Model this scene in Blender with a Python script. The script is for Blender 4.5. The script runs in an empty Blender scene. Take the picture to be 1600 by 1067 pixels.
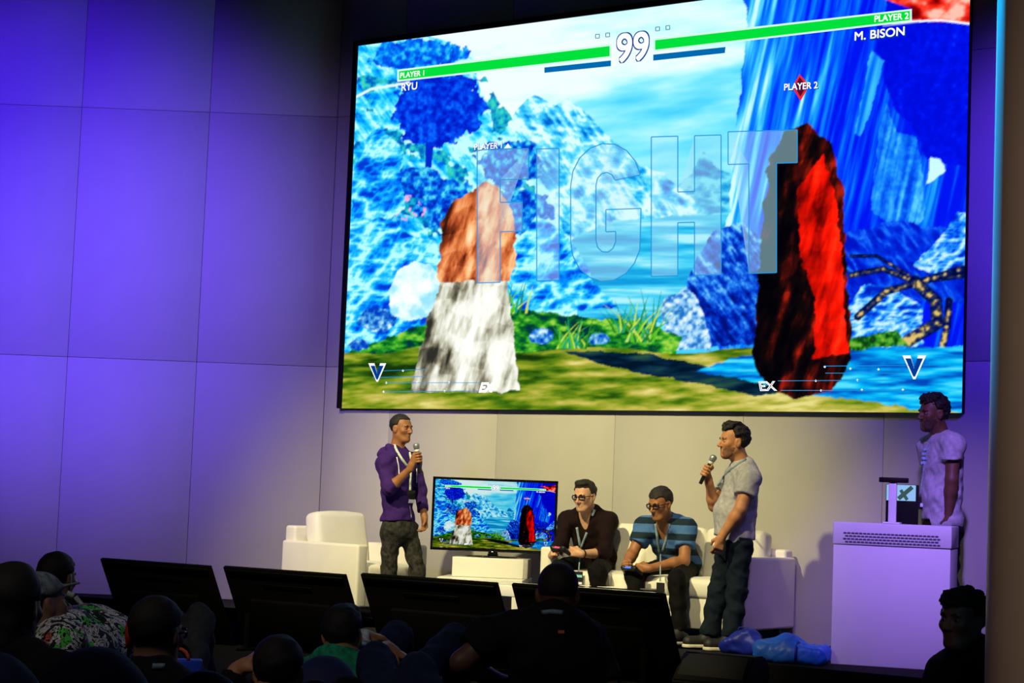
import bpy, bmesh, math, random
import numpy as np
from mathutils import Vector, Matrix
from mathutils.bvhtree import BVHTree
random.seed(7); np.random.seed(7)
scene = bpy.context.scene
COL = scene.collection

# ------------------------------------------------------------------ camera
FPX, PITCH, ROLL, EYE = 2992.7, 0.0808, 0.0392, 1.27
cF = np.array([0, math.cos(PITCH), math.sin(PITCH)]); cU0 = np.array([0, -math.sin(PITCH), math.cos(PITCH)]); cR0 = np.array([1., 0, 0])
cR = cR0*math.cos(ROLL)+cU0*math.sin(ROLL); cU = -cR0*math.sin(ROLL)+cU0*math.cos(ROLL)
CAM = np.array([0., 0, EYE])
camd = bpy.data.cameras.new('camera'); cam = bpy.data.objects.new('camera', camd); COL.objects.link(cam)
camd.sensor_width = 36; camd.lens = 36*FPX/1600; camd.clip_end = 200
M = Matrix.Identity(4)
for i in range(3):
    M[i][0] = cR[i]; M[i][1] = cU[i]; M[i][2] = -cF[i]; M[i][3] = CAM[i]
cam.matrix_world = M
scene.camera = cam
def ray(px, py):
    d = cF+cR*(px-800)/FPX+cU*(533.5-py)/FPX
    return d
def at(px, py, Y):                      # the point seen at a pixel, at a given distance
    d = ray(px, py); return CAM+d*(Y/d[1])
def at_z(px, py, z):
    d = ray(px, py); return CAM+d*((z-EYE)/d[2])
def proj(P):
    P = np.asarray(P, float)-CAM; d = P@cF
    return 800+FPX*(P@cR)/d, 533.5-FPX*(P@cU)/d

# ------------------------------------------------------------------ light
w = bpy.data.worlds.new('world'); scene.world = w; w.use_nodes = True
w.node_tree.nodes['Background'].inputs[0].default_value = (0.55, 0.5, 0.6, 1)
w.node_tree.nodes['Background'].inputs[1].default_value = 0.004
vs = scene.view_settings
vs.view_transform = 'Standard'; vs.look = 'None'; vs.exposure = 0.0; vs.gamma = 1.0; vs.use_curve_mapping = False
def spot(name, loc, target, col, watts, deg, blend=1.0, radius=0.15):
    l = bpy.data.lights.new(name, 'SPOT'); l.energy = watts; l.color = col; l.spot_size = math.radians(deg); l.spot_blend = blend; l.shadow_soft_size = radius
    o = bpy.data.objects.new(name, l); COL.objects.link(o); o.location = loc
    o.rotation_euler = (Vector(target)-Vector(loc)).to_track_quat('-Z', 'Y').to_euler()
    return o
spot('stage_key_light', (-4.2, 9.0, 7.6), (-0.1, 15.6, 0.75), (1.0, 0.87, 0.43), 5200, 40, 0.9)
spot('stage_front_light', (-0.6, 7.6, 7.6), (0.2, 15.4, 0.8), (1.0, 0.86, 0.48), 1700, 34, 0.9)
spot('blue_wash_light', (-6.2, 11.0, 4.6), (-4.75, 18.0, 3.55), (0.075, 0.016, 1.0), 4300, 48, 1.0)
spot('violet_wash_light', (-5.0, 9.0, 4.6), (-3.0, 18.0, 2.3), (0.42, 0.27, 1.0), 2000, 42, 1.0)
spot('violet_side_light', (1.5, 7.0, 6.5), (2.95, 13.4, 1.2), (0.40, 0.22, 1.0), 3800, 19, 1.0)
spot('blue_corner_light', (4.4, 9.0, 5.5), (4.1, 13.9, 3.6), (0.10, 0.03, 1.0), 2400, 36, 1.0)
spot('added_wall_end_fill', (0.66, 0.9, 3.6), (1.8, 5.2, 1.55), (1.0, 0.74, 0.56), 230, 40, 1.0, 0.3)  # added fill to brighten the brown wall end, no known fixture
spot('added_audience_fill', (-2.6, 3.6, 5.0), (-1.3, 8.0, 0.8), (1.0, 0.9, 0.85), 170, 46, 1.0, 0.3)  # added spot that lifts the dark audience, stands in for dim ambient light
spot('added_cyan_rim', (-0.5, 10.0, 5.0), (1.38, 5.3, 2.25), (0.0, 0.42, 1.0), 8000, 14, 1.0, 0.1)  # added spot, makes the cyan rim on the rounded wall end

# ------------------------------------------------------------------ helpers
def s2l(c):
    c = np.asarray(c, float); return np.where(c <= 0.04045, c/12.92, ((c+0.055)/1.055)**2.4)
def rgb(r, g, b): return tuple(s2l(np.array([r, g, b])/255.))
MATS = {}
def mat(name, col, rough=0.6, var=0.12, scale=30., bump=0.0, metal=0.0, spec=0.4, bscale=None, col2=None, emit=None):
    if name in MATS: return MATS[name]
    m = bpy.data.materials.new(name); m.use_nodes = True; nt = m.node_tree; b = nt.nodes['Principled BSDF']
    b.inputs['Roughness'].default_value = rough; b.inputs['Metallic'].default_value = metal; b.inputs['Specular IOR Level'].default_value = spec
    tc = nt.nodes.new('ShaderNodeTexCoord'); n = nt.nodes.new('ShaderNodeTexNoise'); n.inputs['Scale'].default_value = scale; n.inputs['Detail'].default_value = 4
    nt.links.new(tc.outputs['Object'], n.inputs['Vector'])
    r = nt.nodes.new('ShaderNodeValToRGB'); c = np.array(col)
    lo = c*(1-var) if col2 is None else np.array(col2)
    r.color_ramp.elements[0].position = 0.3; r.color_ramp.elements[1].position = 0.7
    r.color_ramp.elements[0].color = (*lo, 1); r.color_ramp.elements[1].color = (*np.minimum(c*(1+var) if col2 is None else c, 1), 1)
    nt.links.new(n.outputs['Fac'], r.inputs['Fac']); nt.links.new(r.outputs['Color'], b.inputs['Base Color'])
    if bump:
        n2 = nt.nodes.new('ShaderNodeTexNoise'); n2.inputs['Scale'].default_value = bscale or scale*4; n2.inputs['Detail'].default_value = 3
        nt.links.new(tc.outputs['Object'], n2.inputs['Vector'])
        bp = nt.nodes.new('ShaderNodeBump'); bp.inputs['Strength'].default_value = bump; bp.inputs['Distance'].default_value = 0.01
        nt.links.new(n2.outputs['Fac'], bp.inputs['Height']); nt.links.new(bp.outputs['Normal'], b.inputs['Normal'])
    if emit:
        b.inputs['Emission Color'].default_value = (*emit[0], 1); b.inputs['Emission Strength'].default_value = emit[1]
    MATS[name] = m; return m
def emat(name, col, strength=1.0, alpha=1.0):
    if name in MATS: return MATS[name]
    m = bpy.data.materials.new(name); m.use_nodes = True; nt = m.node_tree; nt.nodes.clear()
    o = nt.nodes.new('ShaderNodeOutputMaterial'); e = nt.nodes.new('ShaderNodeEmission'); e.inputs[0].default_value = (*col, 1); e.inputs[1].default_value = strength
    if alpha < 1:
        t = nt.nodes.new('ShaderNodeBsdfTransparent'); x = nt.nodes.new('ShaderNodeMixShader'); x.inputs[0].default_value = alpha
        nt.links.new(t.outputs[0], x.inputs[1]); nt.links.new(e.outputs[0], x.inputs[2]); nt.links.new(x.outputs[0], o.inputs[0])
    else: nt.links.new(e.outputs[0], o.inputs[0])
    MATS[name] = m; return m
def tag(o, label=None, cat=None, group=None, kind=None):
    if label: o['label'] = label
    if cat: o['category'] = cat
    if group: o['group'] = group
    if kind: o['kind'] = kind
    return o
def empty(name, loc, rz=0.0, label=None, cat=None, group=None):
    o = bpy.data.objects.new(name, None); COL.objects.link(o); o.location = [float(a) for a in loc]; o.rotation_euler = (0, 0, rz); o.empty_display_size = 0.1
    return tag(o, label, cat, group)
def newmesh(name, v, f, smooth=True):
    me = bpy.data.meshes.new(name); v = np.asarray(v, np.float32)
    if isinstance(f, np.ndarray) and f.ndim == 2:
        n = f.shape[1]; me.vertices.add(len(v)); me.vertices.foreach_set('co', v.ravel())
        me.loops.add(f.size); me.loops.foreach_set('vertex_index', f.ravel().astype(np.int32))
        me.polygons.add(len(f)); me.polygons.foreach_set('loop_start', np.arange(0, f.size, n, dtype=np.int32))
        me.update(calc_edges=True); me.validate()
    else:
        me.from_pydata([tuple(map(float, a)) for a in v], [], [tuple(map(int, q)) for q in f]); me.update()
    if smooth: me.polygons.foreach_set('use_smooth', np.ones(len(me.polygons), bool))
    return me
def obj(name, me, m, parent=None):
    o = bpy.data.objects.new(name, me); COL.objects.link(o)
    for mm in (m if isinstance(m, (list, tuple)) else [m]):
        if len(me.materials) < (len(m) if isinstance(m, (list, tuple)) else 1): me.materials.append(mm)
    if parent is not None: o.parent = parent
    return o
def mk(name, v, f, m, parent=None, smooth=True, base=None):
    """world-space vertices; a child of an unrotated root, or a top-level mesh with its origin at base"""
    v = np.asarray(v, float)
    if parent is not None:
        p = parent; off = np.zeros(3)
        while p is not None: off += np.array(p.location); p = p.parent
        return obj(name, newmesh(name, v-off, f, smooth), m, parent)
    b = np.array(base if base is not None else [*(v.min(0)+v.max(0))[:2]/2, v[:, 2].min()])
    o = obj(name, newmesh(name, v-b, f, smooth), m); o.location = b; return o
def nrm(a): a = np.asarray(a, float); return a/np.linalg.norm(a)
def boxmesh(name, size, c=(0, 0, 0), bevel=0.0, seg=2, taper=None):
    bm = bmesh.new(); bmesh.ops.create_cube(bm, size=1)
    for v in bm.verts: v.co = Vector((v.co.x*size[0]+c[0], v.co.y*size[1]+c[1], v.co.z*size[2]+c[2]))
    if taper: taper(bm)
    if bevel: bmesh.ops.bevel(bm, geom=bm.edges[:], offset=bevel, segments=seg, affect='EDGES', profile=0.5)
    me = bpy.data.meshes.new(name); bm.to_mesh(me); bm.free()
    if bevel:
        for p in me.polygons: p.use_smooth = True
        try: me.set_sharp_from_angle(angle=math.radians(50))
        except Exception: pass
    return me
def box(name, size, c, m, parent=None, bevel=0.0, seg=2, taper=None): return obj(name, boxmesh(name, size, c, bevel, seg, taper), m, parent)
def join_geo(parts):
    V = []; F = []; n = 0
    for v, f in parts:
        V.append(np.asarray(v, float)); F += [tuple(i+n for i in q) for q in f]; n += len(v)
    return np.concatenate(V), F
def g_box(c, s, R=None):
    q = np.array([[x, y, z] for x in (-.5, .5) for y in (-.5, .5) for z in (-.5, .5)])*np.array(s)
    if R is not None: q = q@np.array(R).T
    return q+np.array(c), [(0, 1, 3, 2), (4, 6, 7, 5), (0, 4, 5, 1), (2, 3, 7, 6), (0, 2, 6, 4), (1, 5, 7, 3)]
def g_ell(c, r, R=None, n=12, k=8):
    V = []; F = []
    for i in range(k+1):
        t = math.pi*i/k
        for j in range(n):
            p = 2*math.pi*j/n; V.append([math.sin(t)*math.cos(p), math.sin(t)*math.sin(p), math.cos(t)])
    for i in range(k):
        for j in range(n): F.append((i*n+j, (i+1)*n+j, (i+1)*n+(j+1) % n, i*n+(j+1) % n))
    V = np.array(V)*np.array(r)
    if R is not None: V = V@np.array(R).T
    return V+np.array(c), F
def g_tube(pts, r, n=10, closed=False):
    P = [np.array(p, float) for p in pts]; N = len(P); r = [r]*N if np.isscalar(r) else r
    V = []; F = []; up = None
    for i, p in enumerate(P):
        a = P[(i-1) % N] if (closed or i > 0) else P[i]; b = P[(i+1) % N] if (closed or i < N-1) else P[i]
        t = nrm(b-a)
        if up is None: up = np.array([0, 0, 1.]) if abs(t[2]) < .9 else np.array([1., 0, 0])
        up = nrm(up-t*(up@t)); s = np.cross(t, up)
        for j in range(n):
            q = 2*math.pi*j/n; V.append(p+(up*math.cos(q)+s*math.sin(q))*r[i])
    for i in range(N if closed else N-1):
        i2 = (i+1) % N
        for j in range(n): F.append((i*n+j, i*n+(j+1) % n, i2*n+(j+1) % n, i2*n+j))
    if not closed: F.append(tuple(range(n))[::-1]); F.append(tuple(range((N-1)*n, N*n)))
    return np.array(V), F
def g_ribbon(pts, width, nrmv, th=0.002):
    P = [np.array(p, float) for p in pts]; N = len(P); V = []; F = []
    for i, p in enumerate(P):
        t = nrm(P[min(i+1, N-1)]-P[max(i-1, 0)]); s = nrm(np.cross(t, nrmv)); n = nrm(np.cross(s, t))
        for a, b in ((-1, -1), (1, -1), (1, 1), (-1, 1)): V.append(p+s*a*width/2+n*b*th/2)
    for i in range(N-1):
        for j in range(4): F.append((i*4+j, i*4+(j+1) % 4, (i+1)*4+(j+1) % 4, (i+1)*4+j))
    F.append((3, 2, 1, 0)); F.append(tuple((N-1)*4+j for j in range(4)))
    return np.array(V), F

# ------------------------------------------------------------------ implicit surfaces (bodies, clothes, soft goods)
class Shape:
    def __init__(s): s.ops = []
    def cone(s, a, b, ra, rb, k=0.03, sub=False, flat=False):
        a = np.array(a, float); b = np.array(b, float); ba = b-a; L2 = ba@ba+1e-12; L = math.sqrt(L2)
        def fn(x, y, z):
            px, py, pz = x-a[0], y-a[1], z-a[2]; t0 = (px*ba[0]+py*ba[1]+pz*ba[2])/L2; t = np.clip(t0, 0, 1)
            d = np.sqrt((px-t*ba[0])**2+(py-t*ba[1])**2+(pz-t*ba[2])**2)-(ra+(rb-ra)*t)
            if flat: 
                d = np.maximum(np.sqrt((px-t0*ba[0])**2+(py-t0*ba[1])**2+(pz-t0*ba[2])**2)-(ra+(rb-ra)*t), np.maximum(t0-1, -t0-0.04)*L)
            return d
        R = max(ra, rb); s.ops.append((fn, np.minimum(a, b)-R*1.3, np.maximum(a, b)+R*1.3, k, sub)); return s
    def ell(s, c, r, R=None, k=0.03, sub=False):
        c = np.array(c, float); r = np.array(r, float); R = np.eye(3) if R is None else np.array(R)
        def fn(x, y, z):
            px, py, pz = x-c[0], y-c[1], z-c[2]
            q = [px*R[0, i]+py*R[1, i]+pz*R[2, i] for i in range(3)]
            k0 = np.sqrt(sum((q[i]/r[i])**2 for i in range(3))); k1 = np.sqrt(sum((q[i]/r[i]**2)**2 for i in range(3)))+1e-6
            return k0*(k0-1)/k1
        e = np.abs(R)@r; s.ops.append((fn, c-e, c+e, k, sub)); return s
    def bx(s, c, h, R=None, rad=0.01, k=0.01, sub=False):
        c = np.array(c, float); h = np.array(h, float)-rad; R = np.eye(3) if R is None else np.array(R)
        def fn(x, y, z):
            px, py, pz = x-c[0], y-c[1], z-c[2]
            q = [np.abs(px*R[0, i]+py*R[1, i]+pz*R[2, i])-h[i] for i in range(3)]
            return np.sqrt(sum(np.maximum(a, 0)**2 for a in q))+np.minimum(np.maximum(q[0], np.maximum(q[1], q[2])), 0)-rad
        e = np.abs(R)@(h+rad); s.ops.append((fn, c-e, c+e, k, sub)); return s
    def func(s, fn, lo, hi, k=0.0, sub=False): s.ops.append((fn, np.array(lo, float), np.array(hi, float), k, sub)); return s
    def half(s, p, n, k=0.004, lo=None, hi=None):        # removes everything on the +n side of p
        p = np.array(p, float); n = nrm(n)
        s.ops.append((lambda x, y, z: -((x-p[0])*n[0]+(y-p[1])*n[1]+(z-p[2])*n[2]), lo, hi, k, True)); return s
    def noise(s, amp, freq, seed=0, aniso=(1, 1, 1)):
        rs = np.random.RandomState(seed); D = rs.normal(size=(7, 3)); D /= np.linalg.norm(D, axis=1)[:, None]; D = D*freq*np.exp(rs.uniform(-.6, .6, 7))[:, None]*np.array(aniso); ph = rs.uniform(0, 6.28, 7)
        def fn(x, y, z): 
            o = 0
            for d, p in zip(D, ph): o = o+np.sin(x*d[0]+y*d[1]+z*d[2]+p+1.3*np.sin(x*d[1]*.7+y*d[2]*.7-z*d[0]*.7+p*2))
            return amp*o/3.0
        s.ops.append((fn, None, None, 0, 'noise')); return s
    def mesh(s, res=0.009, fine=None, fine_boxes=()):
        lo = np.min([o[1] for o in s.ops if o[1] is not None and not o[4]], 0)-0.03; hi = np.max([o[2] for o in s.ops if o[2] is not None and not o[4]], 0)+0.03
        ax = []
        for i in range(3):
            iv = sorted((max(b[0][i], lo[i]), min(b[1][i], hi[i])) for b in fine_boxes); out = [lo[i]]
            while out[-1] < hi[i]:
                c = out[-1]; st = fine if any(a <= c <= b for a, b in iv) else res; out.append(c+st)
            ax.append(np.array(out, np.float32))
        D = np.full([len(a) for a in ax], 1.0, np.float32)
        for fn, l, h, k, sub in s.ops:
            if l is None: sl = [slice(0, len(a)) for a in ax]
            else:
                m = max(k*1.2, 0.02)+res
                sl = [slice(max(np.searchsorted(ax[i], l[i]-m)-1, 0), min(np.searchsorted(ax[i], h[i]+m)+1, len(ax[i]))) for i in range(3)]
            if any(q.stop <= q.start for q in sl): continue
            x = ax[0][sl[0]][:, None, None]; y = ax[1][sl[1]][None, :, None]; z = ax[2][sl[2]][None, None, :]
            A = D[sl[0], sl[1], sl[2]]
            if sub == 'noise': 
                A += fn(x, y, z).astype(np.float32)*(np.abs(A) < 0.15); continue
            d = np.broadcast_to(fn(x, y, z), A.shape).astype(np.float32)
            if sub:
                d = -d
                if k > 0: hh = np.clip(.5-.5*(d-A)/k, 0, 1); A[...] = d*(1-hh)+A*hh+k*hh*(1-hh)
                else: A[...] = np.maximum(A, d)
            else:
                if k > 0: hh = np.clip(.5+.5*(d-A)/k, 0, 1); A[...] = d*(1-hh)+A*hh-k*hh*(1-hh)
                else: A[...] = np.minimum(A, d)
        for i in range(3):
            D.swapaxes(0, i)[0] = 1; D.swapaxes(0, i)[-1] = 1
        ins = D < 0
        c = np.zeros([n-1 for n in D.shape], np.int8)
        for a in (0, 1):
            for b in (0, 1):
                for e in (0, 1): c += ins[a:D.shape[0]-1+a, b:D.shape[1]-1+b, e:D.shape[2]-1+e]
        act = (c > 0) & (c < 8); I, J, K = np.nonzero(act); idx = np.full(c.shape, -1, np.int64); idx[I, J, K] = np.arange(len(I))
        acc = np.zeros((len(I), 3)); cnt = np.zeros(len(I)); cs = [(a, b, e) for a in (0, 1) for b in (0, 1) for e in (0, 1)]
        for p in cs:
            for i in range(3):
                if p[i]: continue
                q = list(p); q[i] = 1
                da = D[I+p[0], J+p[1], K+p[2]]; db = D[I+q[0], J+q[1], K+q[2]]; m = (da < 0) != (db < 0)
                t = np.where(m, da/np.where(m, da-db, 1), 0)
                for x in range(3):
                    n = (I, J, K)[x]; ca = ax[x][n+p[x]]; cb = ax[x][n+q[x]]; acc[:, x] += np.where(m, ca+(cb-ca)*t, 0)
                cnt += m
        V = acc/np.maximum(cnt, 1)[:, None]; Q = []
        for i in range(3):
            j, k = (i+1) % 3, (i+2) % 3; sA = [slice(None)]*3; sB = [slice(None)]*3; sA[i] = slice(0, -1); sB[i] = slice(1, None)
            a = ins[tuple(sA)]; m = a != ins[tuple(sB)]; e = np.array(np.nonzero(m)).T
            e = e[(e[:, j] > 0) & (e[:, k] > 0) & (e[:, j] < D.shape[j]-1) & (e[:, k] < D.shape[k]-1)]
            def cell(dj, dk):
                q = e.copy(); q[:, j] -= dj; q[:, k] -= dk; return idx[q[:, 0], q[:, 1], q[:, 2]]
            f = np.stack([cell(1, 1), cell(0, 1), cell(0, 0), cell(1, 0)], 1)
            fl = ~a[e[:, 0], e[:, 1], e[:, 2]]; f[fl] = f[fl][:, ::-1]; Q.append(f)
        F = np.concatenate(Q); F = F[(F >= 0).all(1)]
        return V, F

# ------------------------------------------------------------------ the setting
TH = 0.6119; FOLD = np.array([-1.7467, 18.0469]); WD = np.array([math.cos(TH), -math.sin(TH), 0]); WN = np.array([-math.sin(TH), -math.cos(TH), 0])   # wall direction, wall normal towards the hall
STAGE = 0.21
def wallpt(s, z, out=0.0): return np.array([FOLD[0], FOLD[1], 0])+WD*s+WN*out+np.array([0, 0, z])
def px_wall(px, py, out=0.0):
    p0 = wallpt(0, 0, out); d = ray(px, py); t = ((p0-CAM)@WN)/(d@WN); P = CAM+d*t; return (P-p0)@WD, P[2]
m_panel = mat('wall_panel_paint', (0.43, 0.42, 0.40), 0.75, 0.03, 3, 0.05, bscale=250)
m_gap = mat('panel_joint', (0.30, 0.29, 0.28), 0.9)
m_floor = mat('hall_carpet', (0.004, 0.004, 0.005), 0.95, 0.4, 60, 0.3, spec=0.03)
m_stage = mat('stage_floor_paint', (0.012, 0.0115, 0.012), 0.8, 0.3, 8, 0.1, spec=0.1)
m_black = mat('black_plastic', (0.004, 0.004, 0.005), 0.6, 0.1, spec=0.15)
PW = 1.22; ROWS = [(STAGE, 2.422), (2.422, 4.811), (4.811, 7.2)]
wl = empty('wall_left', (FOLD[0], FOLD[1], 0)); tag(wl, kind='structure')
box('backing', (8.6, 0.1, 7.2), (-4.3, 0.075, 3.6), m_gap, wl)
pm = {}
for r, (z0, z1) in enumerate(ROWS):
    for i in range(7):
        key = r
        if key not in pm: pm[key] = boxmesh('panel', (PW-0.004, 0.03, z1-z0-0.004), (0, 0, (z1-z0)/2), 0.0015, 1)
        o = obj('panel', pm[key], m_panel, wl); o.location = (-PW*(i+.5), 0.015, z0)
wb = empty('wall_back', (FOLD[0], FOLD[1], 0), -TH); tag(wb, kind='structure')
box('backing', (10.6, 0.1, 7.2), (5.3, 0.085, 3.6), m_gap, wb)
s_edges = [0.0, 0.79]+[0.79+PW*(i+1) for i in range(8)]
for r, (z0, z1) in enumerate(ROWS):
    for a, b in zip(s_edges[:-1], s_edges[1:]):
        k2 = (r, round(b-a, 3))
        if k2 not in pm: pm[k2] = boxmesh('panel', (b-a-0.004, 0.03, z1-z0-0.004), (0, 0, (z1-z0)/2), 0.0015, 1)
        o = obj('panel', pm[k2], m_panel, wb); o.location = ((a+b)/2, 0.015, z0)
v, f = g_box((0, 8, -0.05), (26, 30, 0.1)); tag(mk('floor', v, f, m_floor, smooth=False, base=(0, 8, 0)), kind='structure')
# stage platform, its front edge parallel to the screen wall
E0 = np.array(wallpt(-5, 0, 2.0)[:2]); E1 = E0+np.array(WD[:2])*15.5
B1 = np.array(wallpt(10.6, 0)[:2]); B0 = np.array([-8.6, 18.1]); Bf = FOLD
poly = [E0, E1, B1, Bf+np.array([0, 0.05]), B0]
vv = np.array([[*p, z] for z in (0, STAGE) for p in poly]); n = len(poly)
ff = [tuple(range(n))[::-1], tuple(range(n, 2*n))]+[(i, (i+1) % n, n+(i+1) % n, n+i) for i in range(n)]
st = mk('floor_stage', vv, ff, m_stage, smooth=False, base=(0, 15, 0)); tag(st, kind='structure')
# near wall end with a rounded corner at the right
CX = None
pc = at(1552, 500, 5.2); CX = pc[0]
m_col = mat('brown_wall_paint', (0.36, 0.30, 0.26), 0.3, 0.04, 6, 0.0, spec=0.7)
rad = 0.13; pc = at(1551, 500, 5.28); CX = pc[0]
prof = [(CX+2.4, 5.15+2*rad)]+[(CX+rad-rad*math.cos(t), 5.15+rad-rad*math.sin(t)) for t in np.linspace(-math.pi/2, math.pi/2, 22)]+[(CX+2.4, 5.15)]
n = len(prof); vv = np.array([[*p, z] for z in (0, 4.2) for p in prof]); ff = [tuple(range(n)), tuple(range(n, 2*n))[::-1]]+[(i, n+i, n+(i+1) % n, (i+1) % n) for i in range(n)]
o = mk('wall_right', vv, ff, m_col, smooth=True, base=(CX, 5.15, 0)); tag(o, kind='structure')
try: o.data.set_sharp_from_angle(angle=math.radians(35))
except Exception: pass

# ------------------------------------------------------------------ the big screen
OUT = 0.06
sa, za = px_wall(534, 639, OUT); sb, zb_ = px_wall(1502.7, 643.8, OUT); sc, zt = px_wall(560.2, 71.8, OUT)
S0, S1, Z0, Z1 = (sa+sc)/2, sb, (za+zb_)/2, zt
SW, SH = S1-S0, Z1-Z0
def to_scr(px, py):
    s, z = px_wall(px, py, OUT); return s-S0, z-Z0
TAB = {}
def vnoise(x, y, seed):
    T = TAB.setdefault(seed, np.random.RandomState(seed).rand(256, 256).astype(np.float32))
    xf = np.floor(x); yf = np.floor(y); xi = xf.astype(np.int32); yi = yf.astype(np.int32); fx = x-xf; fy = y-yf; fx = fx*fx*(3-2*fx); fy = fy*fy*(3-2*fy)
    g = lambda a, b: T[a & 255, b & 255]
    return (g(xi, yi)*(1-fx)+g(xi+1, yi)*fx)*(1-fy)+(g(xi, yi+1)*(1-fx)+g(xi+1, yi+1)*fx)*fy
def fbm(x, y, sx, sy, seed, oc=5, ridge=False):
    o = 0; a = 1; t = 0
    for i in range(oc):
        n = vnoise(x/sx*2**i+17*i, y/sy*2**i+9*i, seed+i)
        if ridge: n = 1-np.abs(2*n-1)
        o = o+a*n; t += a; a *= 0.55
    return o/t
def inpoly(X, Y, P):
    r = np.zeros(X.shape, bool); n = len(P)
    for i in range(n):
        x1, y1 = P[i]; x2, y2 = P[(i+1) % n]
        if y1 == y2: continue
        r ^= ((y1 > Y) != (y2 > Y)) & (X < (x2-x1)*(Y-y1)/(y2-y1)+x1)
    return r
def paint(X, Y):
    X = X.astype(np.float32); Y = Y.astype(np.float32)
    wx = X+26*(fbm(X, Y, 40, 40, 3)-.5); wy = Y+26*(fbm(X, Y, 40, 40, 4)-.5)      # ragged outlines
    sx = X+9*(fbm(X, Y, 14, 14, 5)-.5); sy = Y+9*(fbm(X, Y, 14, 14, 6)-.5)
    rock = fbm(X+.5*Y, Y-.2*X, 34, 17, 11, 6, True); rock2 = fbm(X-.7*Y, Y+.3*X, 13, 30, 12, 6, True); fine = fbm(X, Y, 7, 7, 13, 3)
    C = np.zeros(X.shape+(3,), np.float32)
    def mixc(a, b, t): t = np.clip(t, 0, 1)[..., None]; return np.array(a)*(1-t)+np.array(b)*t
    def ramp(t, cols):
        t = np.clip(t, 0, 1).astype(np.float32)*(len(cols)-1); i = np.minimum(t.astype(int), len(cols)-2); fr = (t-i).astype(np.float32)[..., None]; A = np.array(cols, np.float32); return A[i]*(1-fr)+A[i+1]*fr
    def put(m, col): C[m] = col[m] if isinstance(col, np.ndarray) and col.ndim == 3 else np.array(col)
    def tex(t, lo=.3, hi=.75): return np.clip((t-lo)/(hi-lo), 0, 1)
    # sky with soft cloud banks
    cl = fbm(X, Y+.12*X, 260, 55, 21, 5); put(np.ones(X.shape, bool), ramp(tex(cl+.25*np.clip((330-Y)/330, 0, 1)-.1, .25, .7), [(70, 205, 245), (120, 228, 252), (190, 246, 255), (235, 255, 255)]))
    # far blue range and lake
    put(inpoly(wx, wy, [(1010, 330), (1060, 290), (1100, 232), (1125, 260), (1150, 285), (1200, 300), (1200, 440), (1000, 440)]), ramp(tex(rock), [(10, 110, 200), (40, 170, 225), (120, 225, 245)]))
    put(inpoly(wx, wy, [(780, 205), (812, 165), (835, 150), (862, 166), (885, 152), (908, 168), (935, 192), (968, 222), (1000, 252), (1040, 270), (1090, 320), (1130, 360), (1100, 430), (760, 430)]), ramp(tex(rock*.6+rock2*.5, .35, .8), [(0, 75, 190), (5, 115, 215), (20, 155, 235), (60, 198, 248), (125, 230, 255), (220, 252, 255)]))
    lake = fbm(X, Y, 120, 9, 31, 4); put(inpoly(sx, sy, [(880, 380), (960, 345), (1180, 330), (1250, 360), (1250, 505), (830, 505)]), ramp(tex(lake), [(15, 150, 215), (35, 178, 230), (75, 208, 242), (170, 236, 250)]))
    # left cliff
    put(inpoly(wx, wy, [(500, 40), (640, 55), (700, 62), (738, 95), (752, 140), (775, 175), (800, 205), (830, 235), (870, 330), (910, 420), (900, 520), (500, 520)]), ramp(tex(rock*.5+rock2*.5+.0006*(X-640)), [(0, 35, 185), (0, 90, 235), (0, 150, 255), (25, 195, 255), (95, 228, 255), (190, 250, 255)]))
    gr = (fbm(X, Y, 34, 30, 41, 4) > .58) & inpoly(wx, wy, [(500, 120), (760, 120), (840, 260), (830, 470), (500, 500)]); put(gr, ramp(tex(fine), [(0, 90, 190), (20, 170, 200), (60, 210, 190)]))
    # dark blue tree with its trunk, more trees under it
    tr = ((X-685)/72)**2+((Y-168)/58)**2+1.3*(fbm(X, Y, 18, 18, 43, 4)-.5)
    put(inpoly(X, Y, [(666, 200), (680, 200), (674, 262), (664, 262)]), (0, 40, 200))
    put(tr < 1, ramp(tex(fine, .3, .8), [(0, 25, 190), (0, 60, 230), (10, 110, 250)]))
    put(((X-650)/80)**2+((Y-85)/26)**2+1.4*(fbm(X, Y, 16, 16, 44, 4)-.5) < .9, ramp(tex(fine, .3, .8), [(0, 60, 220), (0, 130, 245), (60, 210, 255)]))
    for (cx, cy, rx, ry, s) in [(800, 255, 52, 42, 51), (655, 285, 46, 26, 52), (700, 320, 55, 40, 53), (590, 330, 40, 36, 54), (820, 330, 50, 40, 55)]:
        put(((X-cx)/rx)**2+((Y-cy)/ry)**2+1.2*(fbm(X, Y, 15, 15, s, 4)-.5) < .85, ramp(tex(fine, .25, .75), [(0, 30, 170), (0, 85, 225), (20, 150, 235), (90, 220, 240)]))
    put((fbm(X, Y, 8, 8, 57, 3) > .6) & (((X-640)/26)**2+((Y-325)/20)**2 < 1), (240, 170, 225))
    # boulders on the left bank
    for (P, s) in [([(545, 270), (590, 190), (625, 230), (632, 330), (600, 345), (548, 340)], 61), ([(530, 350), (600, 335), (680, 380), (700, 470), (640, 540), (530, 560)], 62), ([(790, 400), (840, 330), (880, 360), (930, 440), (960, 480), (800, 500)], 63)]:
        put(inpoly(wx, wy, P), ramp(tex(fbm(X+.5*Y, Y, 24, 16, s, 5, True), .35, .8), [(0, 55, 205), (0, 115, 245), (15, 170, 255), (70, 215, 255), (180, 248, 255)]))
    put(inpoly(sx, sy, [(608, 455), (620, 425), (645, 410), (672, 415), (690, 440), (690, 480), (660, 498), (630, 500), (612, 490)]), ramp(tex(fbm(X, Y, 18, 18, 65, 4)), [(150, 225, 250), (220, 250, 255), (250, 255, 255)]))
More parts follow.
